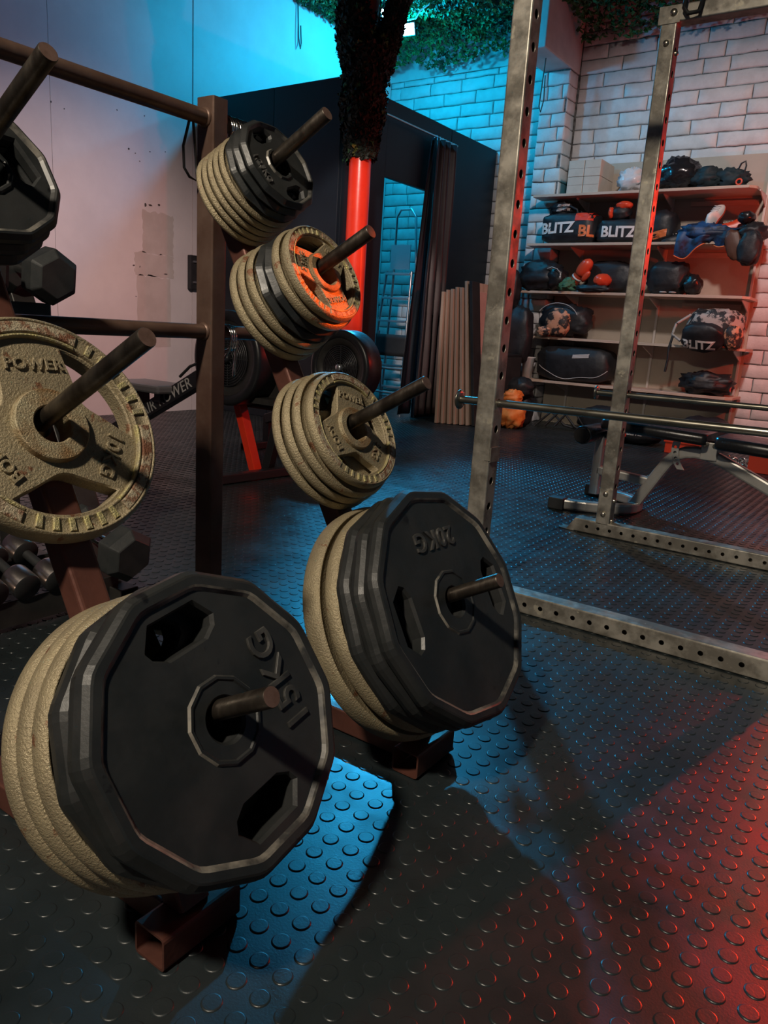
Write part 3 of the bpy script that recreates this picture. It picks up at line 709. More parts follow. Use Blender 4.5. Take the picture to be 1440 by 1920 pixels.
b = MB(); b.box((-.815, 3.765, .315), (-.74, 3.835, .40)); b.build('hinge_bracket', 'silver_paint', wb_, bevel=.004)
for x in (-.80, -.755): b = MB(); b.lathe([(0, .008), (.008, .008), (.011, .004), (.012, 0)], 12, Matrix.Translation((x, 3.765, .385)) @ Matrix.Rotation(PI/2, 4, 'X')); b.build('bolt', 'bolt', wb_)
for x, z in ((-1.02, .205), (-1.06, .13)):
    for s in (-1, 1):
        X = Matrix.Translation((x, 3.80, z)) @ Matrix.Rotation(D(60)+(0 if s > 0 else PI), 4, 'Y') @ Matrix.Translation((0, 0, .027))
        b = MB(); b.lathe([(0, .018), (.006, .018), (.008, 0)], 8, X); b.build('bolt', 'bolt', wb_)
lad = [(-.955, 3.762, .395)]
b = MB(); o_, i_ = [], []
for k in range(9):
    f = k/8; x = -.925-.02*math.sin(f*1.5)+.055*f*f; z = .385-.13*f; o_.append((x+.017, z)); i_.append((x-.017, z))
b.prism(o_+i_[::-1], 0, .005, 0, Matrix(((1, 0, 0, 0), (0, 0, -1, 3.762), (0, 1, 0, 0), (0, 0, 0, 1))))
lo = b.build('adjuster_plate', 'silver_paint', wb_)
c = MB()
for k in range(4):
    f = .2+.2*k; x = -.925-.02*math.sin(f*1.5)+.055*f*f; c.tube([(x, 3.74, .385-.13*f), (x, 3.78, .385-.13*f)], .0075, 12)
cut(lo, c)
def pad(name, c, dims, m, parent, tilt=0):
    b = MB(); x, y, z = dims
    prof = rrect(y, z, z*.42, 4); n = len(prof); vs = []; L = [(-x/2, .86), (-x/2+.006, .95), (-x/2+.02, 1), (x/2-.02, 1), (x/2-.006, .95), (x/2, .86)]
    R = Matrix.Translation(c) @ Matrix.Rotation(tilt, 4, 'Y')
    for xx, s in L: vs += [R @ Vector((xx, p[0]*s, p[1]*s)) for p in prof]
    fs = [(i*n+j, i*n+(j+1) % n, (i+1)*n+(j+1) % n, (i+1)*n+j) for i in range(len(L)-1) for j in range(n)]
    b.add(vs, fs, True); b.add(vs[:n], [tuple(range(n))]); b.add(vs[-n:], [tuple(range(n-1, -1, -1))])
    return b.build(name, m, parent)
pad('back_pad', (-1.03, 3.80, .425), (.50, .26, .055), 'vinyl_black', wb_, D(2))
pad('seat_pad', (-.57, 3.80, .405), (.34, .30, .06), 'vinyl_black', wb_, D(2))
b = MB(); b.box((-1.05, 3.77, .385), (-.72, 3.83, .40)); b.build('pad_frame', 'black_paint', wb_)
b = MB(); b.tube([(-1.335, 3.60, .375), (-1.33, 3.97, .375)], .045, 24)
b.build('roller_pad', 'vinyl_black', wb_, bevel=.006)
b = MB(); b.tube([(-1.335, 3.588, .375), (-1.335, 3.61, .375)], .036, 20); b.build('roller_cap', 'dark_steel', wb_); b = MB(); b.tube([(-1.31, 3.80, .37), (-1.2, 3.80, .37)], .018, 12); b.build('roller_arm', 'dark_steel', wb_)

# ------------------------------------------------------------------ shelf unit
SY0, SYB = 6.97, 7.372
shelf = thing('shelf_unit', 'wall shelf unit of five wooden boards on slotted uprights, full of bags and gloves', 'shelf', (-2.3, 7.2, 0))
BZ = [0.435, 0.845, 1.265, 1.695, 2.125]
b = MB(); b.box((-2.30, SYB, .0), (-1.36, SYB+.012, 2.44)); b.box((-3.195, SYB, .0), (-2.304, SYB+.012, 2.44)); b.build('back_panel', 'shelf_back', shelf)
for i, z in enumerate(BZ):
    xl = (-3.37, -3.36, -3.38, -3.36, -3.345)[i]; xr = (-1.335, -1.30, -1.33, -1.40, -1.415)[i]
    b = MB(); t = .022
    b.prism([(xl, SY0), (xr-.05, SY0), (xr, SY0+.06), (xr, SYB-.002), (-3.195, SYB-.002), (-3.195, 7.18), (xl, 7.18)], z-t, z, .002)
    b.build('shelf_board', 'shelf_wood', shelf)
for x in (-2.16, -1.395, -2.95):
    b = MB(); b.rtube((x, SYB-.012, .05), (x, SYB-.012, 2.40), .028, .02, up=(1, 0, 0), r=.002); o = b.build('upright_strip', 'slot_white', shelf)
    b = MB()
    z = .1
    while z < 2.38: b.box((x-.004, SYB-.0235, z), (x+.004, SYB-.0215, z+.018)); z += .032
    b.build('slot', 'black_matte', o)
    for z in BZ:
        b = MB(); b.prism([(SYB-.02, z-.024), (SY0+.09, z-.024), (SY0+.09, z-.034), (SYB-.06, z-.10), (SYB-.02, z-.115)], x-.004, x+.004, 0, Matrix(((0, 0, 1, 0), (1, 0, 0, 0), (0, 1, 0, 0), (0, 0, 0, 1)))); b.build('bracket', 'slot_white', shelf)
for i, z in enumerate(BZ[2:]):
    b = MB(); b.box((-2.0 if i else -1.95, SYB-.02, z-.09), (-1.45, SYB, z-.05)); b.build('rail', 'shelf_wood', shelf)

def blob(mb, c, dims, sq=2.6, amp=.12, f=3.0, seed=0, nu=28, nv=18, flat=True, X=None, droop=0):
    """soft bag-like lump (superellipsoid with folds)"""
    cx, cy, cz = c; dx, dy, dz = (d/2 for d in dims); vs = []
    sg = lambda v, p: math.copysign(abs(v)**p, v)
    e = 2.0/sq
    for j in range(nv+1):
        ph = -PI/2+PI*j/nv
        for i in range(nu):
            th = 2*PI*i/nu
            p = Vector((sg(math.cos(ph), e)*sg(math.cos(th), e), sg(math.cos(ph), e)*sg(math.sin(th), e), sg(math.sin(ph), e)))
            q = p*f+Vector((seed*7.3, seed*3.1, seed))
            k = 1+amp*(noise.noise(q)*1.2+.6*noise.noise(q*2.3)+.35*abs(noise.noise(q*4.1)))
            w = Vector((p.x*dx*k, p.y*dy*k, p.z*dz*k))
            if flat and w.z < -dz: w.z = -dz
            w.z -= droop*(max(0, -w.y/dy))**2*dz
            if X is not None: w = X @ w
            vs.append((cx+w.x, cy+w.y, cz+w.z))
    fs = [(j*nu+i, j*nu+(i+1) % nu, (j+1)*nu+(i+1) % nu, (j+1)*nu+i) for j in range(nv) for i in range(nu)]
    mb.add(vs, fs, True); return mb
def bvh_of(mb): return BVHTree.FromPolygons([tuple(v) for v in mb.v], mb.f)
def decal(mb_target, txt, size, c, d, right, up, ext=.002, off=.004, spacing=1.0, bold=0.004, shape=None):
    """lettering laid onto a surface along direction d"""
    if shape is None: vs, fs = text_mesh(txt, size, ext, 0, spacing, size*.035)
    else: vs, fs = shape
    t = bvh_of(mb_target); d = Vector(d).normalized(); r = Vector(right).normalized(); u = Vector(up).normalized(); out = []
    for v in vs:
        p = Vector(c)+r*v.x+u*v.y; h = t.ray_cast(p-d*1.0, d, 3.0)
        q = h[0] if h[0] is not None else p
        out.append(q-d*(off+ (ext if v.z > 0 else 0)))
    m = MB(); m.add(out, fs, False); return m

# four carton boxes on the top board
for x, z, lab in ((-2.955, 2.126, 'lower left beige carton of the four on the top shelf'), (-2.802, 2.126, 'lower right beige carton of the four on the top shelf'),
                  (-2.955, 2.266, 'upper left beige carton of the four on the top shelf'), (-2.802, 2.266, 'upper right beige carton of the four on the top shelf')):
    o = thing('carton_box', lab, 'box', (x, 7.16, z), 'carton boxes on the top shelf')
    b = MB(); b.box((-.074, -.17, 0.0005), (.074, .17, .138)); b.build('carton', 'card_box', o, world=False, bevel=.003)
    b = MB(); b.box((-.078, -.172, .128), (.072, .1, .1395)) if False else b.box((-.0735, -.1705, .0685), (.0735, -.1695, .0700)); b.build('flap_seam', 'brown_leather', o, world=False)
b = MB(); blob(b, (-2.47, 7.14, 2.225), (.26, .26, .20), 2.2, .35, 3.2, 4); tag(b.build('plastic_bag', 'clear_plastic'), 'crumpled clear plastic bag beside the carton boxes on the top shelf', 'bag')
b = MB(); blob(b, (-2.08, 7.16, 2.255), (.36, .30, .262), 2.2, .28, 3.4, 9); tag(b.build('bin_bag', 'bin_bag'), 'shiny black bin bag bunched up on the top shelf', 'bag')
o = thing('dark_jacket', 'dark teal jacket heaped on the top shelf with a loop at its right end', 'jacket', (-1.75, 7.16, 2.126))
b = MB(); blob(b, (-1.83, 7.14, 2.205), (.26, .26, .19), 2.0, .30, 2.6, 2); blob(b, (-1.65, 7.16, 2.20), (.26, .26, .165), 2.3, .28, 3.0, 5); b.build('heap', 'jacket_teal', o)
b = MB(); b.tube([(-1.60, 7.10, 2.26), (-1.575, 7.08, 2.31), (-1.545, 7.08, 2.325), (-1.535, 7.08, 2.29), (-1.545, 7.09, 2.24)], .007, 8); b.build('strap_loop', 'bag_black', o)
b = MB(); b.tube(arc((-1.555, 7.0, 2.155), .022, 0, 2*PI, 12, (1, 0, 0), (0, 0, 1))[:-1], .007, 8, closed=True); tag(b.build('red_cord_ring', 'glove_red'), 'small red cord ring at the right of the dark jacket on the top shelf', 'cord')

def sports_bag(c, dims, label, words, seed, red=None, handles=True):
    o = thing('sports_bag', label, 'bag', (c[0], c[1], c[2]-dims[2]/2))
    b = MB(); blob(b, c, dims, 4.6, .07, 2.6, seed, 44, 26); b.build('bag_body', 'bag_black', o)
    for txt, size, lc, d, r, m in words: decal(b, txt, size, lc, d, r, (0, 0, 1), spacing=1.0).build('lettering', m, o)
    if handles:
        for y in (-.05, .06):
            h = MB(); h.tube([(c[0]-.10, c[1]+y, c[2]+dims[2]*.42), (c[0]-.085, c[1]+y, c[2]+dims[2]*.62), (c[0]-.02, c[1]+y-.01, c[2]+dims[2]*.74), (c[0]+.05, c[1]+y, c[2]+dims[2]*.62), (c[0]+.07, c[1]+y, c[2]+dims[2]*.42)], .011, 8); h.build('handle', 'bag_black', o)
    if red:
        s = text_rect(*red[1]); decal(b, '', 0, red[0], (0, 1, 0), (1, 0, 0), (0, 0, 1), shape=s, off=.003).build('side_panel', 'cap_red', o)
    return o, b
def text_rect(w, h, n=8):
    vs = [Vector((w*(i/n-.5), h*(j/n-.5), 0)) for j in range(n+1) for i in range(n+1)]
    return vs, [(j*(n+1)+i, j*(n+1)+i+1, (j+1)*(n+1)+i+1, (j+1)*(n+1)+i) for j in range(n) for i in range(n)]
sports_bag((-2.99, 7.13, 1.832), (.53, .30, .27), 'black lettered sports bag with a red top panel, left end of the second shelf', [('BLITZ', .128, (-3.075, 7.0, 1.825), (0, 1, 0), (1, 0, .035), 'lettering_white'), ('BL', .135, (-2.80, 7.0, 1.795), (-.25, 1, 0), (1, .25, -.03), 'lettering_orange')], 3, red=((-2.83, 7, 1.925), (.16, .07)))
b = MB(); blob(b, (-3.10, 7.10, 2.005), (.20, .16, .13), 2.2, .3, 3.5, 21); o = tag(b.build('folded_cloth', 'bag_black'), 'dark striped cloth stuffed on top of the left lettered sports bag', 'cloth')
m = MB()
for dz, w in ((.03, .10), (-.01, .11)): m2 = decal(b, '', 0, (-3.06, 7, 2.005+dz), (0, 1, 0), (1, 0, .1), (0, 0, 1), shape=text_rect(w, .022), off=.003); m.add(m2.v, m2.f)
m.build('stripe', 'lettering_grey', o)
sports_bag((-2.50, 7.14, 1.80), (.44, .28, .20), 'black sports bag with white lettering, right of the red-topped bag on the second shelf', [('BLITZ', .125, (-2.50, 7.0, 1.785), (0, 1, 0), (1, 0, -.02), 'lettering_white')], 6, handles=False)
o = thing('boxing_glove', 'red and black boxing glove lying on top of the second lettered sports bag', 'glove', (-2.52, 7.12, 1.89), 'boxing gloves on the shelves')
b = MB(); blob(b, (-2.535, 7.10, 1.955), (.20, .16, .14), 2.1, .12, 2, 13); b.build('mitt', 'bag_black', o)
b = MB(); blob(b, (-2.50, 7.08, 2.02), (.15, .12, .07), 2.1, .1, 2, 14); b.build('knuckle_panel', 'glove_red', o)
b = MB(); blob(b, (-2.60, 7.05, 1.955), (.05, .10, .10), 2.1, .1, 2, 15); b.build('thumb', 'glove_red', o)
o = thing('holdall', 'black holdall with an orange side patch standing behind the rack upright on the second shelf', 'bag', (-2.17, 7.15, 1.70))
b = MB(); blob(b, (-2.16, 7.16, 1.835), (.26, .30, .27), 3.0, .10, 2.4, 31); b.build('bag_body', 'bag_black', o)
decal(b, '', 0, (-2.14, 7, 1.765), (0, 1, 0), (1, 0, .25), (0, 0, 1), shape=text_rect(.12, .06), off=.003).build('side_patch', 'lettering_orange', o)
# shoes
def shoe(loc, rot, m_up, label, L=.27, m_sole='bag_black'):
    o = thing('trainer_shoe', label, 'shoe', loc, 'shoes on the second shelf'); o.rotation_euler = (0, 0, rot)
    def shp(w0, z0, hts):
        vs = []; n = len(hts); k = 12
        for i, (h, w) in enumerate(hts):
            x = -L/2+L*i/(n-1)
            for j in range(k+1):
                a = PI*j/k; vs.append((x, w0*w*math.cos(a), z0+h*math.sin(a)**.8))
        return vs, [(i*(k+1)+j, i*(k+1)+j+1, (i+1)*(k+1)+j+1, (i+1)*(k+1)+j) for i in range(n-1) for j in range(k)]
    b = MB(); v, f = shp(.045, .018, [(.02, .35), (.085, .75), (.10, .85), (.085, .85), (.065, .95), (.052, 1.05), (.045, 1.0), (.03, .8), (.006, .3)]); b.add(v, f, True); b.build('upper', m_up, o, world=False)
    b = MB(); lp = []
    for i, w in enumerate((.25, .7, .82, .85, .95, 1.05, 1.02, .85, .35)): lp.append((-L/2+L*i/8, -.046*w))
    lp += [(x, -y) for x, y in lp[::-1]]; b.prism(lp, 0.0005, .02, .003); b.build('sole', m_sole, o, world=False)
    b = MB()
    for i in range(4): b.tube([(.0+.022*i, -.03, .062-.004*i+.018), (.0+.022*i, 0, .078-.005*i+.008), (.0+.022*i, .03, .062-.004*i+.018)], .003, 6)
    b.build('laces', 'lettering_white', o, world=False); return o
shoe((-2.00, 7.10, 1.696), D(200), 'bag_black', 'black trainer at the left of the shoe heap on the second shelf')
shoe((-1.89, 7.20, 1.696), D(250), 'bag_black', 'black trainer behind the blue jacket on the second shelf')
o = shoe((-1.735, 7.12, 1.835), D(75), 'lettering_white', 'white and red trainer standing nose up on the shoe heap', m_sole='glove_red'); o.rotation_euler = (D(10), D(-52), D(70)); o.location = (-1.72, 7.13, 1.90)
shoe((-1.60, 7.2, 1.80), D(190), 'glove_red', 'red trainer behind the blue jacket on the second shelf')
o = thing('blue_jacket', 'blue sports jacket with a red piped hem hanging over the edge of the second shelf', 'jacket', (-1.75, 7.05, 1.70))
b = MB(); blob(b, (-1.75, 7.06, 1.76), (.44, .26, .16), 2.3, .30, 3.0, 41)
nu, nv = 26, 14; vs = []
for j in range(nv+1):
    for i in range(nu+1):
        u = i/nu; v = j/nv; x = -1.96+.42*u+.05*v*(u-.3); drop = (.10+.11*(1-u)**1.5)*v*(.9+.25*math.sin(u*9))
        vs.append((x, 6.955-.02*math.sin(u*15+2*v)-.018*math.sin(v*4), 1.77-drop-.02*noise.noise(Vector((u*5, v*3, 2)))))
b.add(vs, [(j*(nu+1)+i, j*(nu+1)+i+1, (j+1)*(nu+1)+i+1, (j+1)*(nu+1)+i) for j in range(nv) for i in range(nu)], True)
hem = vs[-(nu+1):]
b.build('jacket_cloth', 'jacket_blue', o)
h = MB(); h.tube(hem, .005, 6); h.build('hem_piping', 'lettering_orange', o)
o = thing('brown_bag', 'dark brown and black bag drooping over the right end of the second shelf', 'bag', (-1.42, 7.1, 1.70))
b = MB(); blob(b, (-1.41, 7.12, 1.775), (.22, .26, .16), 2.4, .22, 2.5, 51); blob(b, (-1.37, 6.895, 1.63), (.17, .10, .26), 2.6, .15, 2.2, 53, flat=False); b.build('bag_body', 'bag_black', o)
b = MB(); blob(b, (-1.50, 6.925, 1.66), (.13, .05, .24), 2.3, .12, 2.2, 52, flat=False, X=Matrix.Rotation(D(-20), 4, 'Y')); b.build('leather_flap', 'brown_leather', o)
b = MB(); blob(b, (-1.46, 7.04, 1.885), (.13, .15, .10), 2.2, .12, 2.2, 55); b.build('round_pocket', 'vinyl_black', o)

# third board
def glove(c, rot, m, label, s=1.0, cuff=None):
    o = thing('boxing_glove', label, 'glove', c, 'boxing gloves on the shelves'); o.rotation_euler = rot
    b = MB(); blob(b, (0, 0, .01), (.115*s, .12*s, .20*s), 2.3, .06, 1.8, int(c[0]*100) % 17, flat=False); b.build('mitt', m, o, world=False)
    b = MB(); blob(b, (.068*s, -.035*s, -.02*s), (.055*s, .06*s, .12*s), 2.1, .05, 1.8, 3, flat=False); b.build('thumb', m, o, world=False)
    b = MB(); b.lathe([(.001, -.15*s), (.046*s, -.15*s), (.050*s, -.14*s), (.046*s, -.08*s), (.05*s, -.06*s)], 20); b.build('cuff', cuff or m, o, world=False)
    b = MB(); b.lathe([(.048*s, -.105*s), (.052*s, -.103*s), (.052*s, -.09*s), (.048*s, -.088*s)], 20); b.build('strap', 'lettering_white', o, world=False)
    return o
glove((-2.80, 7.05, 1.47), (D(18), D(38), D(10)), 'glove_red', 'red boxing glove pointing up to the right, left one on the third shelf', 1.0)
glove((-2.60, 7.05, 1.375), (D(95), D(60), D(-10)), 'glove_red', 'red boxing glove lying flat, right one on the third shelf', 1.0)
o = thing('black_rucksack', 'black rucksack hanging over the left end of the third shelf', 'rucksack', (-3.28, 7.0, 1.27))
b = MB(); blob(b, (-3.22, 7.04, 1.40), (.42, .24, .28), 2.4, .20, 2.2, 61); blob(b, (-3.42, 6.86, 1.26), (.16, .17, .36), 2.4, .18, 2.3, 62, flat=False); b.build('bag_body', 'bag_black', o)
b = MB(); b.tube([(-3.46, 6.92, 1.22), (-3.44, 6.89, 1.05), (-3.40, 6.88, .93), (-3.36, 6.9, .98), (-3.33, 6.93, 1.12)], .014, 8); b.build('shoulder_strap', 'bag_black', o)
b = MB(); blob(b, (-3.03, 7.02, 1.375), (.20, .2, .21), 2.2, .16, 2.2, 64); o = tag(b.build('head_guard', 'vinyl_black'), 'black padded head guard with a thin pale line beside the red gloves', 'head guard')
b2 = MB(); b2.tube([(-3.10, 6.92, 1.46), (-3.05, 6.905, 1.475), (-3.0, 6.91, 1.46), (-2.97, 6.92, 1.43)], .004, 6); b2.build('piping', 'lettering_grey', o)
b = MB(); blob(b, (-2.93, 6.99, 1.325), (.16, .1, .11), 2.0, .5, 5, 66); tag(b.build('hand_wrap', 'green_fabric'), 'crumpled green hand wrap at the foot of the red gloves', 'hand wrap')
b = MB(); blob(b, (-2.66, 6.99, 1.297), (.34, .10, .062), 2.2, .3, 4, 67); tag(b.build('dark_strap', 'bag_black'), 'dark rolled strap along the front edge below the red gloves', 'strap')
b = MB(); blob(b, (-2.60, 7.20, 1.41), (.46, .20, .28), 3.2, .14, 2.6, 68); tag(b.build('black_pad', 'bag_black'), 'black training pad behind the red gloves on the third shelf', 'pad')
b = MB(); blob(b, (-2.04, 7.15, 1.405), (.34, .30, .276), 3.2, .14, 2.6, 71); tag(b.build('black_holdall', 'bag_black'), 'plain black holdall on the third shelf right of the far rack upright', 'bag')
b = MB(); blob(b, (-1.82, 7.1, 1.355), (.16, .2, .175), 2.2, .16, 2.1, 72); tag(b.build('shin_guard', 'vinyl_black'), 'black shin guard leaning beside the plain holdall on the third shelf', 'guard')
for i, (x, l) in enumerate(((-2.03, 'pale cord coil in front of the plain black holdall'), (-1.95, 'second pale cord coil in front of the plain black holdall'))):
    b = MB(); b.tube(arc((x, 6.99, 1.281), .026, 0, 2*PI*2.6, 40), .0055, 6); 
    tag(b.build('cord_coil', 'lettering_grey'), l, 'cord', 'cord coils on the third shelf')

# fourth board
o = thing('black_backpack', 'big black backpack hanging down in front of the left end of the fourth shelf', 'backpack', (-3.15, 7.0, .85))
b = MB(); blob(b, (-2.93, 7.10, 1.005), (.48, .28, .29), 2.9, .17, 2.6, 81); blob(b, (-3.29, 6.845, .84), (.26, .20, .52), 2.8, .10, 2.0, 82, flat=False); b.build('bag_body', 'bag_black', o)
b = MB(); b.tube([(-3.37, 6.89, 1.04), (-3.42, 6.88, .9), (-3.43, 6.88, .7), (-3.41, 6.9, .6)], .011, 8); b.build('shoulder_strap', 'camo_grey', o)
b = MB(); b.tube(arc((-2.97, 6.96, 1.00), .21, D(20), D(150), 14, (1, 0, 0), (0, 0, .75)), .004, 6); b.build('zip', 'lettering_grey', o)
b = MB(); blob(b, (-2.95, 6.965, .975), (.24, .13, .25), 2.3, .16, 2.5, 84); o = tag(b.build('camo_head_guard', 'camo'), 'orange and black patterned head guard against the big black backpack', 'head guard')
b2 = MB(); blob(b2, (-3.07, 6.93, .895), (.13, .1, .09), 2.2, .2, 3, 85); b2.build('cheek_pad', 'camo', o)
o = thing('camo_backpack', 'patterned backpack with white lettering and a dangling strap, right side of the fourth shelf', 'backpack', (-1.58, 7.05, .85))
b = MB(); blob(b, (-1.57, 7.06, 1.005), (.44, .28, .30), 2.9, .16, 2.8, 91); b.build('bag_body', 'camo_grey', o)
b2 = MB(); blob(b2, (-1.62, 6.885, .915), (.34, .13, .25), 2.6, .08, 2.0, 92, flat=False, X=Matrix.Rotation(D(28), 4, 'X')); b2.build('front_pocket', 'bag_black', o)
decal(b2, 'BLITZ', .105, (-1.64, 6.9, .862), (0, 1, .25), (1, 0, -.03), (0, -.3, 1)).build('lettering', 'lettering_white', o)
b = MB(); blob(b, (-1.40, 6.96, .93), (.15, .14, .20), 2.4, .14, 2.2, 93, flat=False); b.build('side_pocket', 'camo', o)
b = MB(); b.tube([(-1.87, 6.92, .93), (-1.885, 6.90, .82), (-1.88, 6.90, .72), (-1.89, 6.9, .61)], .011, 8); b.build('dangling_strap', 'bag_black', o)
b = MB(); b.tube([(-1.76, 6.97, 1.10), (-1.86, 6.93, 1.02), (-1.88, 6.92, .93), (-1.80, 6.9, .88)], .012, 8); b.build('shoulder_strap', 'camo_grey', o)

# fifth board
o = thing('duffel_bag', 'long black duffel bag with pale piping on the lowest shelf', 'bag', (-2.78, 7.1, .437))
b = MB(); blob(b, (-2.79, 7.14, .605), (.74, .32, .335), 3.8, .07, 2.0, 101); b.build('bag_body', 'bag_black', o)
pts = []
for k in range(25):
    x = -3.12+.68*k/24; pts.append((x, 6.965, .475+.10*abs((k-12)/12)**3+.012*math.sin(k*.5)))
t = bvh_of(b); pts = [(t.ray_cast(Vector((p[0], 6.3, p[2])), Vector((0, 1, 0)))[0] or Vector(p))-Vector((0, .003, 0)) for p in pts]
b2 = MB(); b2.tube(pts, .004, 6); b2.build('piping', 'lettering_grey', o)
decal(b, '', 0, (-2.70, 7, .685), (0, 1, 0), (1, 0, .1), (0, 0, 1), shape=text_rect(.16, .035), off=.004).build('logo_patch', 'lettering_grey', o)
o = thing('black_hoodie', 'black cloth heap with a red lining tip on the right of the lowest shelf', 'clothing', (-1.6, 7.1, .437))
b = MB(); blob(b, (-1.57, 7.10, .53), (.42, .26, .19), 2.3, .34, 2.4, 111); b.build('cloth_heap', 'bag_black', o)
b = MB(); blob(b, (-1.405, 7.12, .525), (.06, .12, .14), 2.2, .2, 2, 112); b.build('lining', 'cap_red', o)

# floor-level clutter in front of and below the shelves
o = thing('orange_bag', 'crumpled orange bag on the floor left of the shelf unit', 'bag', (-3.06, 6.40, .002))
b = MB(); blob(b, (-3.07, 6.42, .135), (.22, .22, .266), 2.3, .26, 2.6, 121); b.build('bag_body', 'orange_fabric', o)
b = MB(); blob(b, (-3.07, 6.40, .29), (.17, .17, .12), 2.2, .32, 3.2, 122, flat=False); b.build('knotted_top', 'orange_fabric', o)
b = MB(); blob(b, (-3.13, 6.62, .36), (.30, .22, .20), 2.2, .2, 2.4, 123, flat=False); b2 = MB()
blob(b, (-3.12, 6.66, .14), (.26, .24, .276), 2.4, .16, 2.2, 124); tag(b.build('black_kit_bag', 'bag_black'), 'black kit bag on the floor behind the orange bag', 'bag')
b = MB(); b.lathe([(.001, .002), (.085, .002), (.105, .24), (.112, .245), (.112, .255), (.098, .255), (.08, .012), (.001, .010)], 28, Matrix.Translation((-3.27, 6.96, .0))); 
b = MB(); b.lathe([(.001, .0), (.045, .0), (.062, .19), (.068, .195), (.068, .205), (.056, .205), (.04, .01), (.001, .010)], 28, Matrix.Translation((-3.26, 7.06, .4355))); tag(b.build('white_cup', 'bucket_white'), 'white plastic tub on the left end of the lowest shelf', 'tub')
b = MB()
for k in range(3): b.tube([(-2.98+.1*k, 6.75, .02+.01*k), (-2.85+.1*k, 6.8, .16+.03*k), (-2.70+.1*k, 6.78, .05), (-2.55, 6.82, .02)], .012, 8)
tag(b.build('cable_tangle', 'black_matte'), 'tangle of black cable on the floor under the shelf unit', 'cable')
for i, (x, y, z, w, lab) in enumerate(((-2.35, 6.9, .13, .5, 'black bag under the middle of the lowest shelf'), (-1.95, 6.55, .12, .42, 'black bag with grey lettering behind the weight bench'), (-1.50, 6.95, .13, .42, 'black bag under the right end of the lowest shelf'))):
    o = thing('floor_bag', lab, 'bag', (x, y, .002)); b = MB(); blob(b, (x, y, z), (w, .3, 2*z-.006), 2.8, .1, 2.1, 130+i); b.build('bag_body', 'bag_black', o)
    if i == 1: decal(b, 'SPORT'[:0] or 'BLITZ', .05, (x+.02, y-.1, z-.02), (0, 1, 0), (1, 0, 0), (0, 0, 1)).build('lettering', 'lettering_grey', o)
def crate(x0, x1, y0, y1, z1, m, lab):
    o = thing('storage_crate', lab, 'crate', ((x0+x1)/2, (y0+y1)/2, .002)); b = MB()
    for lo, hi in (((x0, y0, .003), (x1, y0+.012, z1)), ((x0, y1-.012, .003), (x1, y1, z1)), ((x0, y0+.012, .003), (x0+.012, y1-.012, z1)), ((x1-.012, y0+.012, .003), (x1, y1-.012, z1)), ((x0+.012, y0+.012, .003), (x1-.012, y1-.012, .015))): b.box(lo, hi)
    b.build('tub', m, o, bevel=.003); b = MB()
    b.box((x0-.01, y0-.01, z1-.02), (x1+.01, y0-.001, z1+.004)); b.box((x0-.01, y1+.001, z1-.02), (x1+.01, y1+.01, z1+.004)); b.box((x0-.01, y0-.001, z1-.02), (x0-.001, y1+.001, z1+.004)); b.box((x1+.001, y0-.001, z1-.02), (x1+.01, y1+.001, z1+.004)); b.build('rim', m, o); return o
crate(-1.62, -1.36, 6.22, 6.46, .11, 'red_plastic', 'red plastic crate on the floor behind the hinge of the weight bench')
crate(-.93, -.60, 5.80, 6.1, .15, 'red_plastic', 'red plastic crate at the right edge behind the weight bench')
crate(-2.12, -1.97, 6.12, 6.28, .10, 'red_plastic', 'small red plastic crate behind the far rack upright')
for k in range(7):
    x, y = -1.18+.055*k, 6.02+.12*rnd.random(); o = thing('chrome_collar', None, 'collar', (x, y, .03), 'chrome collars on the floor behind the bench')
    tag(o, 'small chrome bar collar in the pile on the floor behind the weight bench', None)
    b = MB(); b.lathe([(.020, -.014), (.029, -.014), (.030, -.010), (.030, .010), (.029, .014), (.020, .014), (.020, -.014)], 20); b.build('ring', 'chrome', o, world=False)
    b = MB(); b.tube([(.028, 0, 0), (.05, 0, .0)], .006, 8); b.lathe([(.001, .05), (.010, .05), (.012, .058), (.008, .066), (.001, .068)], 10, Matrix.Rotation(PI/2, 4, 'Y')); b.build('lever', 'chrome', o, world=False)
    o.rotation_euler = (D(rnd.uniform(60, 110)), D(rnd.uniform(-10, 10)), D(rnd.uniform(-60, 60)))

# ------------------------------------------------------------------ boards, sticks, curtain, ladder and chair round the cabin door
bx = -3.655
labs = ('nearest the curtain', 'second from the curtain', 'third from the curtain', 'fourth from the curtain', 'fifth from the curtain', 'sixth from the curtain, farthest right')
for k in range(6):
    t = .022 if k % 2 else .027; lean = .03+.021*k; h = (1.17, 1.19, 1.20, 1.22, 1.22, 1.28)[k]; x = bx+.052*k
    b = MB(); X = Matrix.Translation((x, 6.02+.025*k, .004)) @ Matrix.Rotation(-math.atan2(lean, h), 4, 'Y')
    b.box((0, 0, 0), (t, .62, h), X)
    tag(b.build('wooden_board', 'board_wood', bevel=.002), 'pale wooden board leaning on edge against the dark cabin, %s' % labs[k], 'board', 'boards leaning by the cabin')
b = MB(); X = Matrix.Translation((-3.335, 6.15, .004)) @ Matrix.Rotation(-math.atan2(.148, 1.25), 4, 'Y'); b.box((0, 0, 0), (.03, .14, 1.28), X)
tag(b.build('black_board', 'black_matte', bevel=.002), 'narrow black board leaning beside the pale wooden boards', 'board')
b = MB(); X = Matrix.Translation((-3.358, 6.31, .004)) @ Matrix.Rotation(-math.atan2(.135, 1.25), 4, 'Y'); b.box((0, 0, 0), (.02, .50, 1.20), X)
tag(b.build('redlit_board', 'board_redlit', bevel=.002), 'flat board with red light tinted into its colour, leaning behind the narrow black board', 'board')
o = thing('black_box', 'matt black box standing in front of the pink-tinted board', 'box', (-3.26, 6.5, .002))
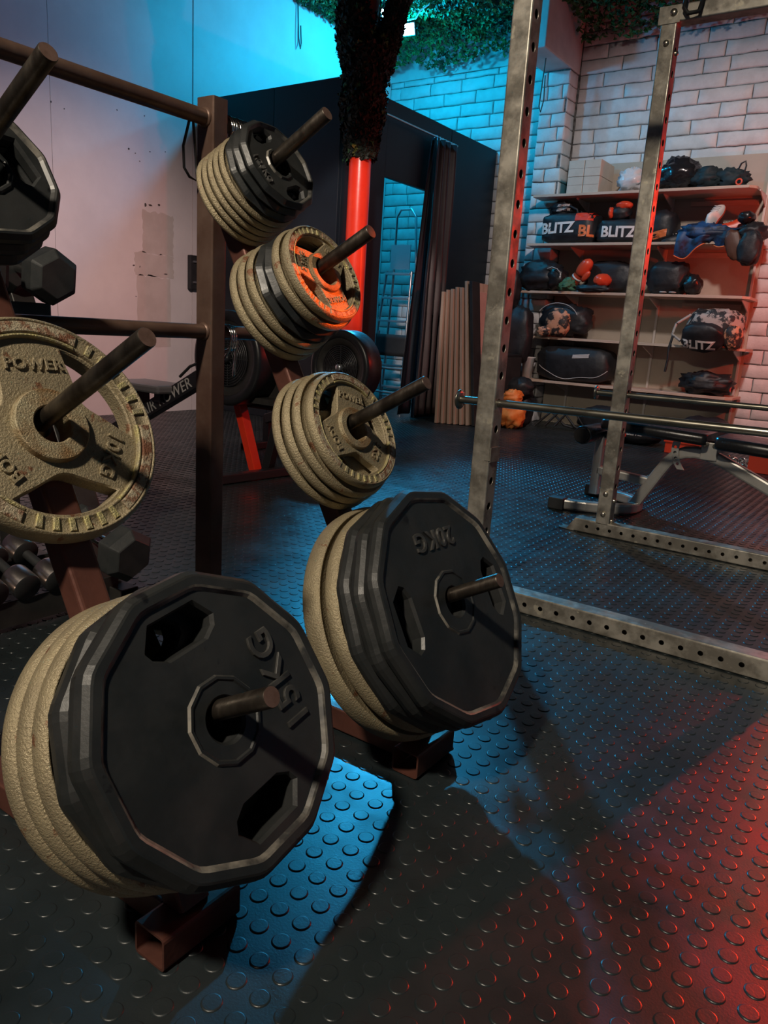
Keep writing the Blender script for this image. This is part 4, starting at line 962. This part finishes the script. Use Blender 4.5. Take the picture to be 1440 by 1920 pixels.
b = MB(); b.box((-3.33, 6.32, .003), (-3.18, 6.74, .64)); b.build('case', 'black_matte', o, bevel=.006); b = MB(); b.box((-3.332, 6.318, .642), (-3.178, 6.742, .665)); b.build('lid', 'black_paint', o, bevel=.004)
for i, (x, y, h, lab) in enumerate(((-3.52, 6.86, 1.56, 'taller bare wooden stick standing behind the near rack upright'), (-3.46, 6.90, 1.60, 'second bare wooden stick standing behind the near rack upright'), (-3.44, 6.86, .80, 'short bare wooden stick leaning by the shelf end'), (-3.40, 6.88, .78, 'second short bare wooden stick leaning by the shelf end'))):
    b = MB(); b.tube([(x+.06, y, .004), (x-.03 if i < 2 else x, y+.08, h)], .012, 10); tag(b.build('wooden_stick', 'stick_wood'), lab, 'stick')

o = thing('curtain_rail', 'thin pale curtain rail on the cabin side above the doorway', 'curtain rail', (-3.93, 5.9, 2.5))
b = MB(); b.tube([(-3.93, 5.22, 2.49), (-3.93, 6.50, 2.49)], .009, 10); b.build('rod', 'alu', o)
for y in (5.26, 6.46): b = MB(); b.tube([(-3.998, y, 2.49), (-3.93, y, 2.49)], .008, 8); b.build('rail_bracket', 'alu', o)
def curtain():
    o = thing('doorway_curtain', 'black vinyl curtain tinted brown for red light, gathered right of the cabin doorway', 'curtain', (-3.9, 6.3, .05))
    nu, nv = 90, 30
    def sheet(yt0, yt1, yb0, yb1, amp, folds, zb, seed, x0):
        vs = []
        for j in range(nv+1):
            v = j/nv
            for i in range(nu+1):
                u = i/nu; y = (yt0+(yt1-yt0)*u)*(1-v)+(yb0+(yb1-yb0)*u)*v
                a = amp*(.55+.6*v); x = x0+a*math.sin(folds*2*PI*u+seed+.6*math.sin(3*v+u*4))+.012*noise.noise(Vector((u*6, v*4, seed)))
                vs.append((x, y, 2.475+(zb-2.475)*v))
        fs = [(j*(nu+1)+i, j*(nu+1)+i+1, (j+1)*(nu+1)+i+1, (j+1)*(nu+1)+i) for j in range(nv) for i in range(nu)]
        b = MB(); b.add(vs, fs, True); return b
    p = sheet(6.10, 6.44, 6.02, 6.42, .035, 3.5, .05, 0.5, -3.905).build('curtain_panel', 'curtain_vinyl_redlit', o); md = p.modifiers.new('s', 'SOLIDIFY'); md.thickness = .003
    p = sheet(6.08, 6.14, 5.80, 6.06, .012, 1.5, .06, 1.7, -3.945).build('inner_fold', 'cabin_navy', o); md = p.modifiers.new('s', 'SOLIDIFY'); md.thickness = .003
    b = MB(); 
    for k in range(7): b.tube(arc((-3.93, 6.13+.05*k, 2.482), .018, 0, 2*PI, 14, (1, 0, 0), (0, .3, 1))[:-1], .0025, 6, closed=True)
    b.build('curtain_rings', 'alu', o)
curtain()

o = thing('step_ladder', 'folded aluminium step ladder standing inside the cabin doorway', 'ladder', (-4.6, 6.72, .0))
LX0, LX1, LY = -4.90, -4.46, 6.72
def lx(z, s): return (LX0+ .17*(z/2.0)) if s < 0 else (LX1-.02*(z/2.0))
b = MB()
for s in (-1, 1): b.tube([(lx(0, s), LY-.10, .003), (lx(1.40, s), LY-.02, 1.40)], .013, 10)
b.build('front_rail', 'alu', o)
b = MB(); b.tube([(lx(0, -1)+.05, LY+.10, .003), (lx(1.2, -1)+.06, LY+.04, 1.3), (lx(1.9, -1)+.03, LY, 1.93), (lx(2, -1)+.07, LY, 2.0), (lx(2, 1)-.06, LY, 2.0), (lx(1.9, 1)-.0, LY, 1.93), (lx(1.2, 1)+.02, LY+.04, 1.3), (lx(0, 1)+.05, LY+.10, .003)], .013, 10); b.build('hand_loop', 'alu', o)
for z in (.24, .46, .68, .91, 1.14, 1.38):
    b = MB(); y = LY-.10+.08*z/1.4; b.box((lx(z, -1), y-.035, z-.018), (lx(z, 1), y+.03, z+.004)); b.build('tread', 'alu', o, bevel=.003)
b = MB(); b.box((lx(1.4, -1)+.03, LY-.01, 1.42), (lx(1.4, 1)-.04, LY+.0, 1.66)); b.build('top_platform', 'alu', o)
o = thing('folding_chair', 'folded chair with dark mesh back standing in front of the step ladder', 'chair', (-4.45, 6.38, 0))
CX0, CX1, CYY = -4.63, -4.24, 6.38
b = MB()
for x in (CX0+.01, CX1-.01): b.tube([(x, CYY-.06, .003), (x, CYY, .55), (x, CYY+.02, .80)], .011, 10)
b.build('frame', 'alu', o)
for z in (.20, .44): b = MB(); b.tube([(CX0+.01, CYY-.05+.06*z, z), (CX1-.01, CYY-.05+.06*z, z)], .010, 10); b.build('cross_bar', 'alu', o)
b = MB()
for x in (CX0+.05, CX1-.05): b.tube([(x, CYY+.05, .003), (x, CYY+.03, .50)], .010, 10)
b.tube([(CX0+.05, CYY+.05, .16), (CX1-.05, CYY+.05, .16)], .008, 8); b.build('rear_leg', 'alu', o)
b = MB(); vs = []
for j in range(6):
    for i in range(13): u = i/12-.5; vs.append((CX0+(CX1-CX0)*(i/12), CYY-.02-.02*math.cos(u*PI), .56+.21*j/5))
b.add(vs, [(j*13+i, j*13+i+1, (j+1)*13+i+1, (j+1)*13+i) for j in range(5) for i in range(12)], True)
p = b.build('backrest', 'black_matte', o); md = p.modifiers.new('s', 'SOLIDIFY'); md.thickness = .012

# ------------------------------------------------------------------ column and camouflage net
CCX, CCY = -3.83, 4.93
b = MB(); b.tube([(CCX, CCY, .0), (CCX, CCY, ZC)], .084, 32); b.lathe([(.0845, 0), (.14, 0), (.14, .012), (.0845, .012)], 32, Matrix.Translation((CCX, CCY, .002)))
tag(b.build('steel_column', 'red_paint'), 'glossy red painted round steel column in front of the cabin corner', 'column')
def leaves(mb, p, nrm, s, r):
    """one jagged cloth leaf"""
    nrm = nrm.normalized(); a = Vector((r.uniform(-1, 1), r.uniform(-1, 1), r.uniform(-1, 1))); a = (a-nrm*a.dot(nrm))
    if a.length < 1e-3: return
    a.normalize(); b = nrm.cross(a); k = 7; vs = [p]
    for i in range(k):
        t = 2*PI*i/k+r.uniform(-.3, .3); q = s*(r.uniform(.45, .65) if i % 2 else r.uniform(.8, 1.15)); vs.append(p+a*q*math.cos(t)*1.25+b*q*math.sin(t)*.8+nrm*r.uniform(-.55, .55)*s)
    mb.add(vs, [(0, 1+i, 1+(i+1) % k) for i in range(k)], False)
def wrap_path(mb, pts, n, s, r):
    pts = [(Vector(p), w) for p, w in pts]
    for _ in range(n):
        i = r.randrange(len(pts)-1); t = r.random(); c = pts[i][0].lerp(pts[i+1][0], t); w = pts[i][1]*(1-t)+pts[i+1][1]*t
        d = (pts[i+1][0]-pts[i][0]).normalized(); a = Vector((r.uniform(-1, 1), r.uniform(-1, 1), r.uniform(-1, 1))); a = (a-d*a.dot(d)).normalized()
        leaves(mb, c+a*w*r.uniform(.86, 1.06), a+Vector((0, 0, -.3)), s*r.uniform(.6, 1.2), r)
r1 = random.Random(5); o = thing('camouflage_wrap', 'dark camouflage netting wrapped round the upper red column, forking like a tree', 'netting', (CCX, CCY, 2.07))
trunk = [((CCX, CCY, 2.06), .115), ((CCX, CCY, 2.15), .125), ((CCX, CCY, 2.32), .155), ((CCX, CCY, 2.45), .165), ((CCX, CCY, 2.55), .14), ((CCX+.02, CCY, 2.68), .17), ((CCX+.02, CCY, 2.80), .20)]
left = [((CCX-.02, CCY, 2.72), .16), ((CCX-.08, CCY, 2.95), .16), ((CCX-.09, CCY, 3.15), .145), ((CCX-.08, CCY, 3.40), .14), ((CCX-.06, CCY, 3.60), .16)]
right = [((CCX+.08, CCY+.04, 2.70), .12), ((CCX+.17, CCY+.06, 2.90), .08), ((CCX+.21, CCY+.08, 3.10), .08), ((CCX+.26, CCY+.12, 3.38), .08), ((CCX+.30, CCY+.2, 3.60), .11)]
b = MB(); wrap_path(b, trunk, 2600, .030, r1); b.tube([p for p, w in trunk], [w*.85 for p, w in trunk], 20); tag(b.build('trunk_wrap', 'wrap_leaf', o), None, None, kind='stuff')
b = MB(); wrap_path(b, left, 2200, .034, r1); b.tube([p for p, w in left], [w*.82 for p, w in left], 18); tag(b.build('left_limb', 'wrap_leaf', o), None, None, kind='stuff')
b = MB(); wrap_path(b, right, 1500, .030, r1); b.tube([p for p, w in right], [w*.8 for p, w in right], 16); tag(b.build('right_limb', 'wrap_leaf', o), None, None, kind='stuff')
b = MB(); r2 = random.Random(9)
for _ in range(110):
    i = r2.randrange(len(trunk)); p, w = trunk[i]; a = r2.uniform(0, 2*PI); leaves(b, Vector(p)+Vector((math.cos(a)*w*1.15, math.sin(a)*w*1.15, r2.uniform(-.05, .3))), Vector((math.cos(a), math.sin(a), .2)), r2.uniform(.014, .028), r2)
b.build('ivy_leaves', 'net_leaf', o)

def net_z(x, y):
    z = 3.69+.03*noise.noise(Vector((x*1.3, y*1.3, 0)))
    e = 7.20+.10*noise.noise(Vector((x*2.1, 3.3, 0)))
    if y > e-.35: z -= .55*((y-(e-.35))/.35)**2*(.36+.25*noise.noise(Vector((x*2.7, 9.1, 0))))
    if y < 5.75: z -= .0
    return z, e
r3 = random.Random(21); b = MB()
for _ in range(26000):
    x = r3.uniform(XL+.07, .55); y = r3.uniform(4.9, 7.34); z, e = net_z(x, y)
    if y > e: continue
    if -3.55 < x < -3.15 and y > 6.55: continue
    if (x-CCX)**2+(y-CCY)**2 < .01: continue
    leaves(b, Vector((x, y, z-r3.uniform(0, .05))), Vector((r3.uniform(-.7, .7), r3.uniform(-.9, .5), -.75)), r3.uniform(.017, .037), r3)
# the mesh strings of the net
for k in range(26):
    x = XL+.05+k*.225; pts = []
    for j in range(30):
        y = 4.8+2.4*j/29; z, e = net_z(x, y)
        if y < e: pts.append((x+.02*math.sin(j), y, z))
    if len(pts) > 2: b.tube(pts, .003, 4, caps=False)
for k in range(12):
    y = 4.9+k*.18; b.tube([(XL+.03+.2*j, y+.015*math.sin(j*1.7), net_z(XL+.03+.2*j, y)[0]) for j in range(29) if net_z(XL+.03+.2*j, y)[1] > y], .003, 4, caps=False)
tag(b.build('camouflage_net', 'net_leaf'), 'green leafy camouflage net stretched under the ceiling along the back wall', 'net')
for pts, lab in (([(-5.36, 5.85, 3.67), (-5.35, 5.86, 3.40), (-5.34, 5.88, 3.30), (-5.35, 5.90, 3.36), (-5.355, 5.89, 3.50)], 'thin cord loop hanging from the net by the left wall'),
                 ([(-3.30, 6.85, 3.24), (-3.31, 6.85, 3.05), (-3.32, 6.85, 2.85), (-3.30, 6.85, 2.80), (-3.28, 6.85, 2.9), (-3.29, 6.85, 3.1)], 'thin cord loop hanging beside the near rack upright')):
    q = MB(); q.tube(pts, .006, 6); tag(q.build('hanging_cord', 'cord'), lab, 'cord')
def flood(loc, aim, lab, s=1.0):
    o = thing('flood_light', lab, 'lamp', loc, 'flood lights in the net'); R = (Vector(aim)-Vector(loc)).to_track_quat('-Z', 'Y').to_matrix().to_4x4(); X = Matrix.Translation(loc) @ R
    b = MB(); b.box((-.075*s, -.055*s, .002), (.075*s, .055*s, .045*s), X); b.build('housing', 'black_paint', o, bevel=.004)
    b = MB(); b.box((-.066*s, -.046*s, -.004), (.066*s, .046*s, .001), X); b.build('glass', 'flood_glow', o)
    b = MB(); b.tube([X @ Vector((-.082*s, 0, .02)), X @ Vector((-.082*s, 0, .09*s)), X @ Vector((.082*s, 0, .09*s)), X @ Vector((.082*s, 0, .02))], .006, 8); b.build('yoke', 'black_paint', o)
    p = X @ Vector((0, 0, .09*s)); q = MB(); q.tube([p, (p.x, p.y, 3.80)], .006, 8); q.build('hanger_rod', 'black_paint', o)
    return o
flood(FLOOD_A, (-4.2, 4.0, 2.6), 'bright cyan-white flood light hanging under the net above the cabin')
flood(FLOOD_B, (-3.6, 3.0, 2.0), 'small bright flood light half hidden behind the leafy column', .6)
b = MB(); b.tube([(-4.54, 6.44, 3.60), (-4.42, 6.40, 3.58), (-4.36, 6.38, 3.63), (-4.15, 6.35, 3.69)], .008, 8); tag(b.build('white_cable', 'lettering_white'), 'white cable running from the large flood light into the net', 'cable')

# ------------------------------------------------------------------ rowing machine and second fan machine
def fan_drum(parent, c, R, depth, hub_m='black_paint'):
    X = Matrix.Translation(c) @ Matrix.Rotation(PI/2, 4, 'X')     # axis towards -Y
    b = MB(); b.lathe([(R*.93, -depth), (R, -depth+.01), (R, -.012), (R*.985, 0), (R*.93, .006), (R*.80, .004), (R*.78, -.004)], 56, X); b.lathe([(.001, -depth), (R*.93, -depth)], 56, X); b.build('drum', 'black_paint', parent)
    b = MB(); b.lathe([(R*.78, -.004), (R*.62, -.012), (R*.60, -.020)], 48, X); b.build('cover_ring', 'dark_steel', parent)
    for k in range(9):
        b = MB(); rr = R*(.58-.052*k); b.tube([X @ Vector((rr*math.cos(a), rr*math.sin(a), -.012)) for a in [2*PI*i/40 for i in range(40)]], .0045, 6, closed=True); b.build('cage_ring', 'black_paint', parent)
    b = MB(); b.lathe([(.001, -.03), (R*.58, -.03)], 40, X)
    for i in range(8):
        a = 2*PI*i/8; b.tube([X @ Vector((R*.08*math.cos(a), R*.08*math.sin(a), -.014)), X @ Vector((R*.60*math.cos(a), R*.60*math.sin(a), -.014))], .004, 6)
    b.build('grille', 'black_matte', parent)
    b = MB(); b.lathe([(.001, .012), (R*.075, .012), (R*.10, .004), (R*.10, -.02)], 24, X); b.build('hub_cap', hub_m, parent)
row = thing('rowing_machine', 'black rowing machine with round fan drum and red leg behind the right post', 'rowing machine', (-2.9, 2.9, 0))
fan_drum(row, (-2.99, 2.80, .62), .245, .16)
RY = 2.78
def bar_x(name, p0, p1, w, h, m): 
    b = MB(); b.rtube(p0, p1, w, h, up=(0, 0, 1)); p = b.build(name, m, row); return b, p
p0, p1 = Vector((-3.13, RY, .515)), Vector((-4.05, RY+.02, -.0+.06))
b, p = bar_x('rail', p0, p1, .06, .085, 'black_paint')
d = (p1-p0).normalized(); upv = Vector((0, 0, 1)); upv = (upv-d*upv.dot(d)).normalized()
vs, fs = text_mesh('AIR ROWER', .085, .001, 0, 1.05); c = p0+d*.315+Vector((0, -.0315, 0)); t = MB(); t.add([c-d*v.x+upv*v.y+Vector((0, -1, 0))*v.z for v in vs], fs); t.build('lettering', 'lettering_grey', row)
b = MB(); b.box((-3.80, RY-.12, .40), (-3.36, RY+.14, .445)); b.build('seat', 'grey_vinyl', row, bevel=.012); b = MB(); b.box((-3.72, RY-.06, .31), (-3.66, RY+.06, .40)); b.build('seat_carriage', 'black_paint', row); b = MB(); b.box((-3.48, RY-.05, .35), (-3.43, RY+.05, .40)); b.build('seat_support', 'black_paint', row)
b = MB(); b.tube([(-3.30, RY-.02, .50), (-3.22, RY-.02, .56), (-3.10, RY-.03, .60)], .008, 8); b.build('pull_cord', 'black_matte', row)
b = MB(); b.rtube((-3.02, 2.92, .42), (-2.965, 3.01, .01), .055, .05, up=(1, 0, 0)); b.build('red_leg', 'red_paint', row)
b = MB(); b.rtube((-2.72, 2.98, .50), (-2.87, 3.00, .01), .05, .05, up=(1, 0, 0)); b.build('black_leg', 'black_paint', row)
b = MB(); b.rtube((-2.83, 2.60, .028), (-2.76, 3.30, .028), .05, .045); b.build('foot_bar', 'black_paint', row)
b = MB(); b.box((-2.93, 2.86, .40), (-2.70, 3.02, .43)); b.build('support_plate', 'dark_steel', row); b = MB(); b.box((-3.05, 2.955, .36), (-2.68, 3.0, .62)); b.build('side_cover', 'dark_steel', row, bevel=.01)
bike = thing('fan_bike', 'black fan machine with pale hub right of the rowing machine, behind the 5KG plates', 'exercise bike', (-2.75, 3.6, 0))
fan_drum(bike, (-2.80, 3.50, .585), .215, .14, 'alu')
b = MB(); b.rtube((-2.80, 3.60, .38), (-2.72, 3.62, .03), .06, .05, up=(1, 0, 0)); b.build('front_leg', 'black_paint', bike); b = MB(); b.rtube((-2.78, 3.40, .028), (-2.70, 3.9, .028), .05, .045); b.build('foot_bar', 'black_paint', bike)
b = MB(); b.rtube((-2.85, 3.60, .40), (-3.5, 3.66, .20), .06, .06); b.build('frame_beam', 'black_paint', bike); b = MB(); b.rtube((-3.5, 3.44, .028), (-3.5, 3.9, .028), .05, .045); b.rtube((-3.5, 3.66, .05), (-3.5, 3.66, .22), .05, .05, up=(1, 0, 0)); b.build('rear_foot', 'black_paint', bike)

# black junction box on the left wall
o = thing('wall_box', 'small black box with clips fixed to the left wall beside the right post', 'box', (XL+.03, 4.60, 1.18))
b = MB(); b.box((XL+.008, 4.575, 1.05), (XL+.05, 4.70, 1.33)); b.build('case', 'black_matte', o, bevel=.004)
b = MB(); b.box((XL+.05, 4.60, 1.27), (XL+.062, 4.66, 1.285)); b.box((XL+.05, 4.60, 1.10), (XL+.062, 4.66, 1.115)); b.build('clip', 'alu', o)

# ------------------------------------------------------------------ dumbbell rack
drk = thing('dumbbell_rack', 'dark steel dumbbell rack standing behind the left side of the plate tree', 'rack', (-2.0, .9, 0))
for y in (1.285, .30):
    b = MB(); b.rtube((-1.86, y, .05), (-2.36, y, 1.02), .07, .06, up=(1, 0, 0)); b.build('sloped_leg', 'dark_steel', drk)
    b = MB(); b.rtube((-2.42, y, .027), (-1.755, y, .027), .06, .05); b.build('foot', 'dark_steel', drk)
    b = MB(); b.rtube((-2.38, y, .05), (-2.38, y, .98), .05, .05, up=(1, 0, 0)); b.build('rear_leg', 'dark_steel', drk)
for z0, xo in ((.050, -1.81), (.80, -2.10)):
    for dx, dz in ((0, 0), (-.17, .05)):
        b = MB(); b.box((xo+dx-.004, .30, z0+dz-.035), (xo+dx+.004, 1.285, z0+dz+.03)); b.box((xo+dx-.045, .30, z0+dz-.035), (xo+dx-.004, 1.285, z0+dz-.029)); b.build('tray_rail', 'dark_steel', drk)
def hex_dumbbell(c, lab, hr=.073, hl=.085, grip=.12, tilt=D(8)):
    """axis along X, c = centre of the near end face"""
    o = thing('hex_dumbbell', lab, 'dumbbell', c, 'hex dumbbells on the rack'); o.rotation_euler = (0, tilt, 0)
    for s, x in ((1, 0), (0, -hl-grip)):
        b = MB(); X = Matrix.Translation((x-hl, 0, 0)) @ Matrix.Rotation(PI/2, 4, 'Y')
        h = lambda r: ngon(6, r, PI/6+PI/6*0+PI/6, r*.06, 2)
        for (ra, za), (rb, zb) in zip([(hr*.68, 0), (hr, .018), (hr, hl-.022), (hr*.74, hl-.002), (hr*.70, hl)], [(hr, .018), (hr, hl-.022), (hr*.74, hl-.002), (hr*.70, hl)]): b.loft(h(ra), za, h(rb), zb, False, X)
        b.cap([h(hr*.70)], hl, True, X); b.cap([h(hr*.68)], 0, False, X); b.build('hex_head', 'hex_rubber', o, world=False)
    b = MB(); b.tube([(-hl-grip, 0, 0), (-hl-grip*.8, 0, 0), (-hl-grip*.5, 0, 0), (-hl-grip*.2, 0, 0), (-hl, 0, 0)], [.014, .0155, .017, .0155, .014], 18); b.build('handle', 'chrome', o, world=False); return o
hex_dumbbell((-1.70, 1.262, .158), 'black hex dumbbell on the low tier, its end showing under the 10KG plate', .080)
hex_dumbbell((-2.005, 1.255, .898), 'black hex dumbbell on the upper tier, below the top left rubber plates', .078)
hex_dumbbell((-2.005, 1.06, .898), 'black hex dumbbell on the upper tier, hidden mostly by the top left rubber plates', .078)
def chrome_dumbbell(c, lab, hr=.037, hl=.072, grip=.085, tilt=D(15)):
    o = thing('chrome_dumbbell', lab, 'dumbbell', c, 'chrome dumbbells on the low tier'); o.rotation_euler = (0, tilt, 0)
    for x in (-hl, -2*hl-grip):
        b = MB(); b.lathe([(.001, 0), (hr*.8, 0), (hr*.97, .004), (hr, .009), (hr, hl-.009), (hr*.97, hl-.004)], 32, Matrix.Translation((x, 0, 0)) @ Matrix.Rotation(PI/2, 4, 'Y')); h_ = b.build('head', 'satin_chrome', o, world=False)
        b = MB(); b.lathe([(hr*.97, hl-.004), (hr*.85, hl-.001), (.001, hl-.001)], 32, Matrix.Translation((x, 0, 0)) @ Matrix.Rotation(PI/2, 4, 'Y')); b.build('end_cap', 'black_matte', h_, world=False)
    b = MB(); b.tube([(-hl-grip, 0, 0), (-hl, 0, 0)], .013, 16); b.build('handle', 'black_matte', o, world=False)
for i, (y, lab) in enumerate(((1.09, 'chrome dumbbell on the low tier, right one left of the hex dumbbell'), (1.005, 'chrome dumbbell on the low tier, second to the left of the hex dumbbell'), (.92, 'chrome dumbbell on the low tier by the left photo edge'))):
    chrome_dumbbell((-1.79, y, .112), lab)
b = MB(); blob(b, (-1.86, .835, .12), (.11, .07, .07), 2.2, .03, 2, 3, flat=False); tag(b.build('blue_dumbbell_head', 'blue_plastic'), 'blue dumbbell head on the low tier at the left photo edge', 'dumbbell')
